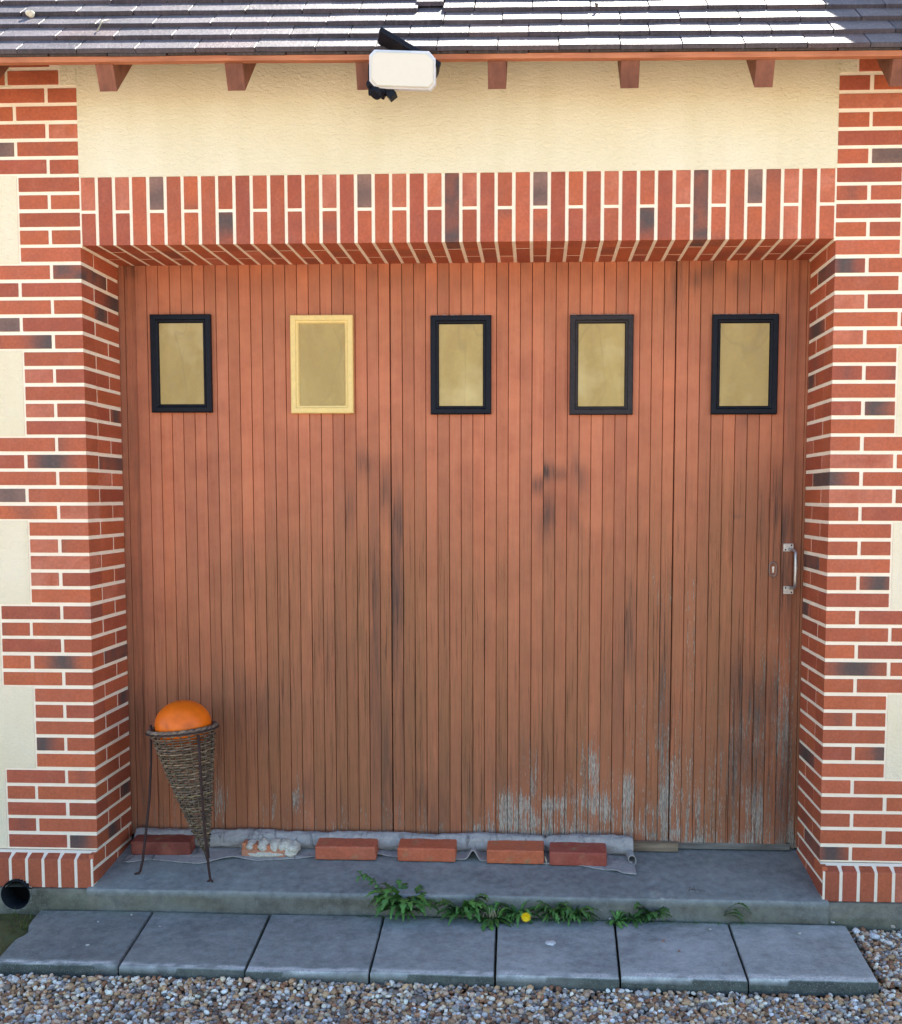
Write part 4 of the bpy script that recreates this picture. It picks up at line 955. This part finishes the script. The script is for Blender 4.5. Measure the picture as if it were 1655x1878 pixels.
for k in range(5):
    a=k*1.3; st.tube([cone(.93,a),cone(.99,a),TIP+Vector((.002*k-.002,-.002*k,-.012-.006*k)),TIP+Vector((.006+.003*k,-.004,-.035-.008*(k%3)))],[.002,.002,.0016,.0008],5,(.7,.7,.7))
st.build('wicker_stake',M_wick,wk,True)
st=MB()
for s in range(3):
    st.tube([RC+Vector(((RR+.004*math.cos(9*a+s*2.1))*math.cos(a),(RR+.004*math.cos(9*a+s*2.1))*math.sin(a)*.95,.012*math.cos(a+.4)+.007*math.sin(9*a+s*2.1)-.004)) for a in np.linspace(0,2*math.pi,120)],.0066,6,(1.0-.15*s,.97-.15*s,.95-.1*s),cap=False)
st.build('basket_rim',M_wick,wk,True)
ir=MB(); ir.tube([RC+Vector(((RR+.010)*math.cos(a),(RR+.010)*math.sin(a)*.95,.012*math.cos(a+.4)-.006)) for a in np.linspace(0,2*math.pi,70)],.0036,8,(1,1,1),cap=False); ir.build('iron_hoop',M_iron,wk,True)
def legp(pxs,Ys): return [Vector(at(x,y,'Y',Y)) for (x,y),Y in zip(pxs,Ys)]
l=MB(); pts=legp([(277,1330),(277,1400),(274,1467),(269,1516),(262,1578)],[.10,.095,.088,.075,.058]); f=Vector(on_sill(247,1605)); pts+=[Vector((f.x+.022,f.y+.003,f.z+.016)),Vector((f.x+.016,f.y+.002,f.z+.007)),f+Vector((0,0,.004))]
l.tube(pts,[.0052]*7+[.0035],8); l.build('leg',M_iron,wk,True)
l=MB(); pts=legp([(364,1348),(367,1400),(371,1467),(375,1516),(382,1585)],[.012,.010,.005,.002,-.002]); f=Vector(on_sill(386,1618)); pts+=[f+Vector((0,0,.010)),f+Vector((.012,-.008,.004))]
l.tube(pts,[.0052]*6+[.004],8); l.tube([f+Vector((0,0,.008)),f+Vector((-.012,.0,.003))],[.0045,.003],6); l.build('leg',M_iron,wk,True)
l=MB(); f=Vector(on_sill(381,1577)); l.tube([RC+Vector((.045,.118,.01)),RC+Vector((.055,.125,-.3)),f+Vector((0,0,.1)),f+Vector((.004,0,.004)),f+Vector((.02,.0,.003))],.005,8); l.build('leg',M_iron,wk,True)
bl=MB(); BC=Vector((RC.x+.004,RC.y-.002,-1.826)); bl.sphere(BC,(.1085,.1085,.094),48,32,(1,1,1))
for q in range(len(bl.v)):
    v=Vector(bl.v[q]); d=v-BC; a=math.atan2(d.y,d.x); f=1+.010*nz(d.x*14,d.y*14,d.z*14)-.004*abs(math.cos(a*5)); bl.v[q]=tuple(BC+d*f)
    s=math.exp(-((d.x+.03)/.010)**2-((d.z-.012)/.010)**2)*(d.y<0)+.5*math.exp(-((d.x-.05)/.02)**2-((d.z-.012)/.012)**2)*(d.y<0); bl.c[q]=mixc((1,1,1),(.45,.35,.3),s*.7+clampv(nz(d.x*18,d.y*18,d.z*18)*1.2)*.12)
tag(bl.build('orange_ball',M_orange,None,True,origin=tuple(BC)),'smooth orange pumpkin-like ball sitting in the wicker cone','ball')

# ------------------------------------------------------------------ solar flood light on the rafter tail
fl=empty('flood_light',(-.245,-.245,.50)); tag(fl,'white solar flood light with tilted dark panel, fixed under the tiled eave','flood light')
LY=-.36
tl_,br_=at(678,96,'Y',LY),at(799,161,'Y',LY); cx_,cz_=(tl_[0]+br_[0])/2,(tl_[2]+br_[2])/2; w2,h2=(br_[0]-tl_[0])/2,(tl_[2]-br_[2])/2
Ml=Matrix.Translation((cx_,LY,cz_))@Matrix.Rotation(math.radians(2.2),4,'Y')@Matrix.Rotation(math.radians(14),4,'X')@Matrix.Rotation(math.radians(4),4,'Z')
def plate_oct(mb,w,h,ch,y0,y1,M,inset=0):
    def ringp(i,y):
        out=[]; ww,hh=w-i,h-i
        for (sx,sz,c1) in ((1,1,1),(-1,1,1),(-1,-1,1),(1,-1,1)):
            c_=ch if (sx,sz) in ((-1,-1),(1,1)) else ch*.8
            A=(sx*ww,sz*(hh-c_)); B=(sx*(ww-c_),sz*hh); out+= [A,B] if sx*sz>0 else [B,A]
        return [M@Vector((x,y,z)) for x,z in out]
    rs=[ringp(0,y1),ringp(0,y0+.004),ringp(.004,y0),ringp(.006,y0+.001)]
    n=8; mb.add([v for r in rs for v in r],[(r*n+k,(r+1)*n+k,(r+1)*n+(k+1)%n,r*n+(k+1)%n) for r in range(3) for k in range(n)]+[tuple(3*n+k for k in range(n)),tuple(range(n))[::-1]],(1,1,1))
t=MB(); plate_oct(t,w2,h2,.022,-.010,.022,Ml); t.build('lamp_housing',M_whiteb,fl,bevel=.002)
t=MB(); plate_oct(t,w2-.006,h2-.006,.020,-.017,-.010,Ml); t.build('diffuser',M_white,fl,bevel=.003)
t=MB(); plate_oct(t,w2-.012,h2-.010,.02,.022,.034,Ml); t.build('heat_sink',M_black,fl)
# tilted solar panel above and behind
A=Vector(at(698,50,'Y',-.385)); B=Vector(at(809,116,'Y',-.35)); u=(B-A).normalized(); back=Vector((.10,.95,-.17)); back=(back-u*back.dot(u)).normalized(); nn_=u.cross(back).normalized()
if nn_.z<0: nn_=-nn_
t=MB(); L=(B-A).length; W_=.095; vs=[]
for h in (-.012,.005):
    for (a_,b_) in ((0,0),(L,0),(L,W_),(0,W_)): vs.append(A+u*a_+back*b_+nn_*h)
t.add(vs,[(0,3,2,1),(4,5,6,7),(0,1,5,4),(1,2,6,5),(2,3,7,6),(3,0,4,7)],(1,1,1)); sp=t.build('solar_panel',M_black,fl,bevel=.003)
t=MB(); vs=[A+u*a_+back*b_+nn_*.0066 for (a_,b_) in ((.008,.008),(L-.008,.008),(L-.008,W_-.008),(.008,W_-.008))]; t.add(vs,[(0,1,2,3)],(1,1,1)); t.build('solar_cells',M_pane,sp)
# swivel arm, bracket and motion sensor
t=MB(); c0=Vector((cx_-.01,LY+.03,cz_+.0)); t.tube([c0,Vector((cx_-.02,LY+.055,cz_+.04)),A+u*L*.5+back*.05-nn_*.012],[.010,.012,.012],10)
t.tube([c0,Vector((-.215,-.29,cz_-.03)),Vector((-.235,-.262,.475))],[.012,.012,.014],10); t.sphere((cx_-.02,LY+.05,cz_),.018,14,10); t.build('swivel_arm',M_black,fl,True)
t=MB(); bp=Vector((-.242,-.252,.452)); t.box(bp.x-.022,bp.x+.022,-.262,-.2465,.430,.53); t.build('bracket',M_black,fl,bevel=.003)
t=MB(); sp_=Vector(at(697,160,'Y',-.335))
Ms=Matrix.Translation(sp_)@Matrix.Rotation(math.radians(28),4,'Y')@Matrix.Rotation(math.radians(-18),4,'X')
t.box(-.026,.026,-.020,.024,-.020,.026,M=Ms); t.tube([Ms@Vector((0,.0,-.018)),Ms@Vector((.0,-.002,-.036))],[.024,.019],14)
Mh=Matrix.Translation(Vector(at(713,168,'Y',-.33)))@Matrix.Rotation(math.radians(-38),4,'Y'); t.box(-.012,.016,-.018,.02,-.026,.020,M=Mh)
t.sphere(tuple(Vector(at(680,155,'Y',-.34))),(.015,.02,.015),16,10); t.build('motion_sensor',M_black,fl,bevel=.002)

# ------------------------------------------------------------------ litter on the roof
def roofpt(px_,py_):
    nrm=(RMx.to_3x3()@Vector((0,0,1))).normalized(); p0=RMx@Vector((0,0,.001)); d=Vector(RM@np.array([(px_-PX)/F,1,-(py_-PY)/F])); t=(p0-Vector(CPOS)).dot(nrm)/d.dot(nrm); return Vector(CPOS)+d*t
p=roofpt(56,30); stone('pebble',0,0,p.z-.004,.019,srgb(214,202,178),'cream snail-like pebble lying on the roof tiles at the far left','litter on the roof tiles',(1,.8,.8),'pebble',pt=(p.x,p.y))
p=roofpt(1095,9); stone('pebble',0,0,p.z-.003,.009,srgb(90,80,74),'small dark nub on the roof tiles right of the flood light','litter on the roof tiles',(1,.8,.8),'pebble',pt=(p.x,p.y))
a,b,c=roofpt(180,62),roofpt(190,48),roofpt(200,41); up=Vector((0,-.006,.008)); t=MB(); t.tube([a+up,b+up*1.6+Vector((0,0,0)),c+up],[.0022,.0026,.0015],6); tag(t.build('straw',M_dry,None,True),'short pale straw lying across the roof tiles at the left','straw')
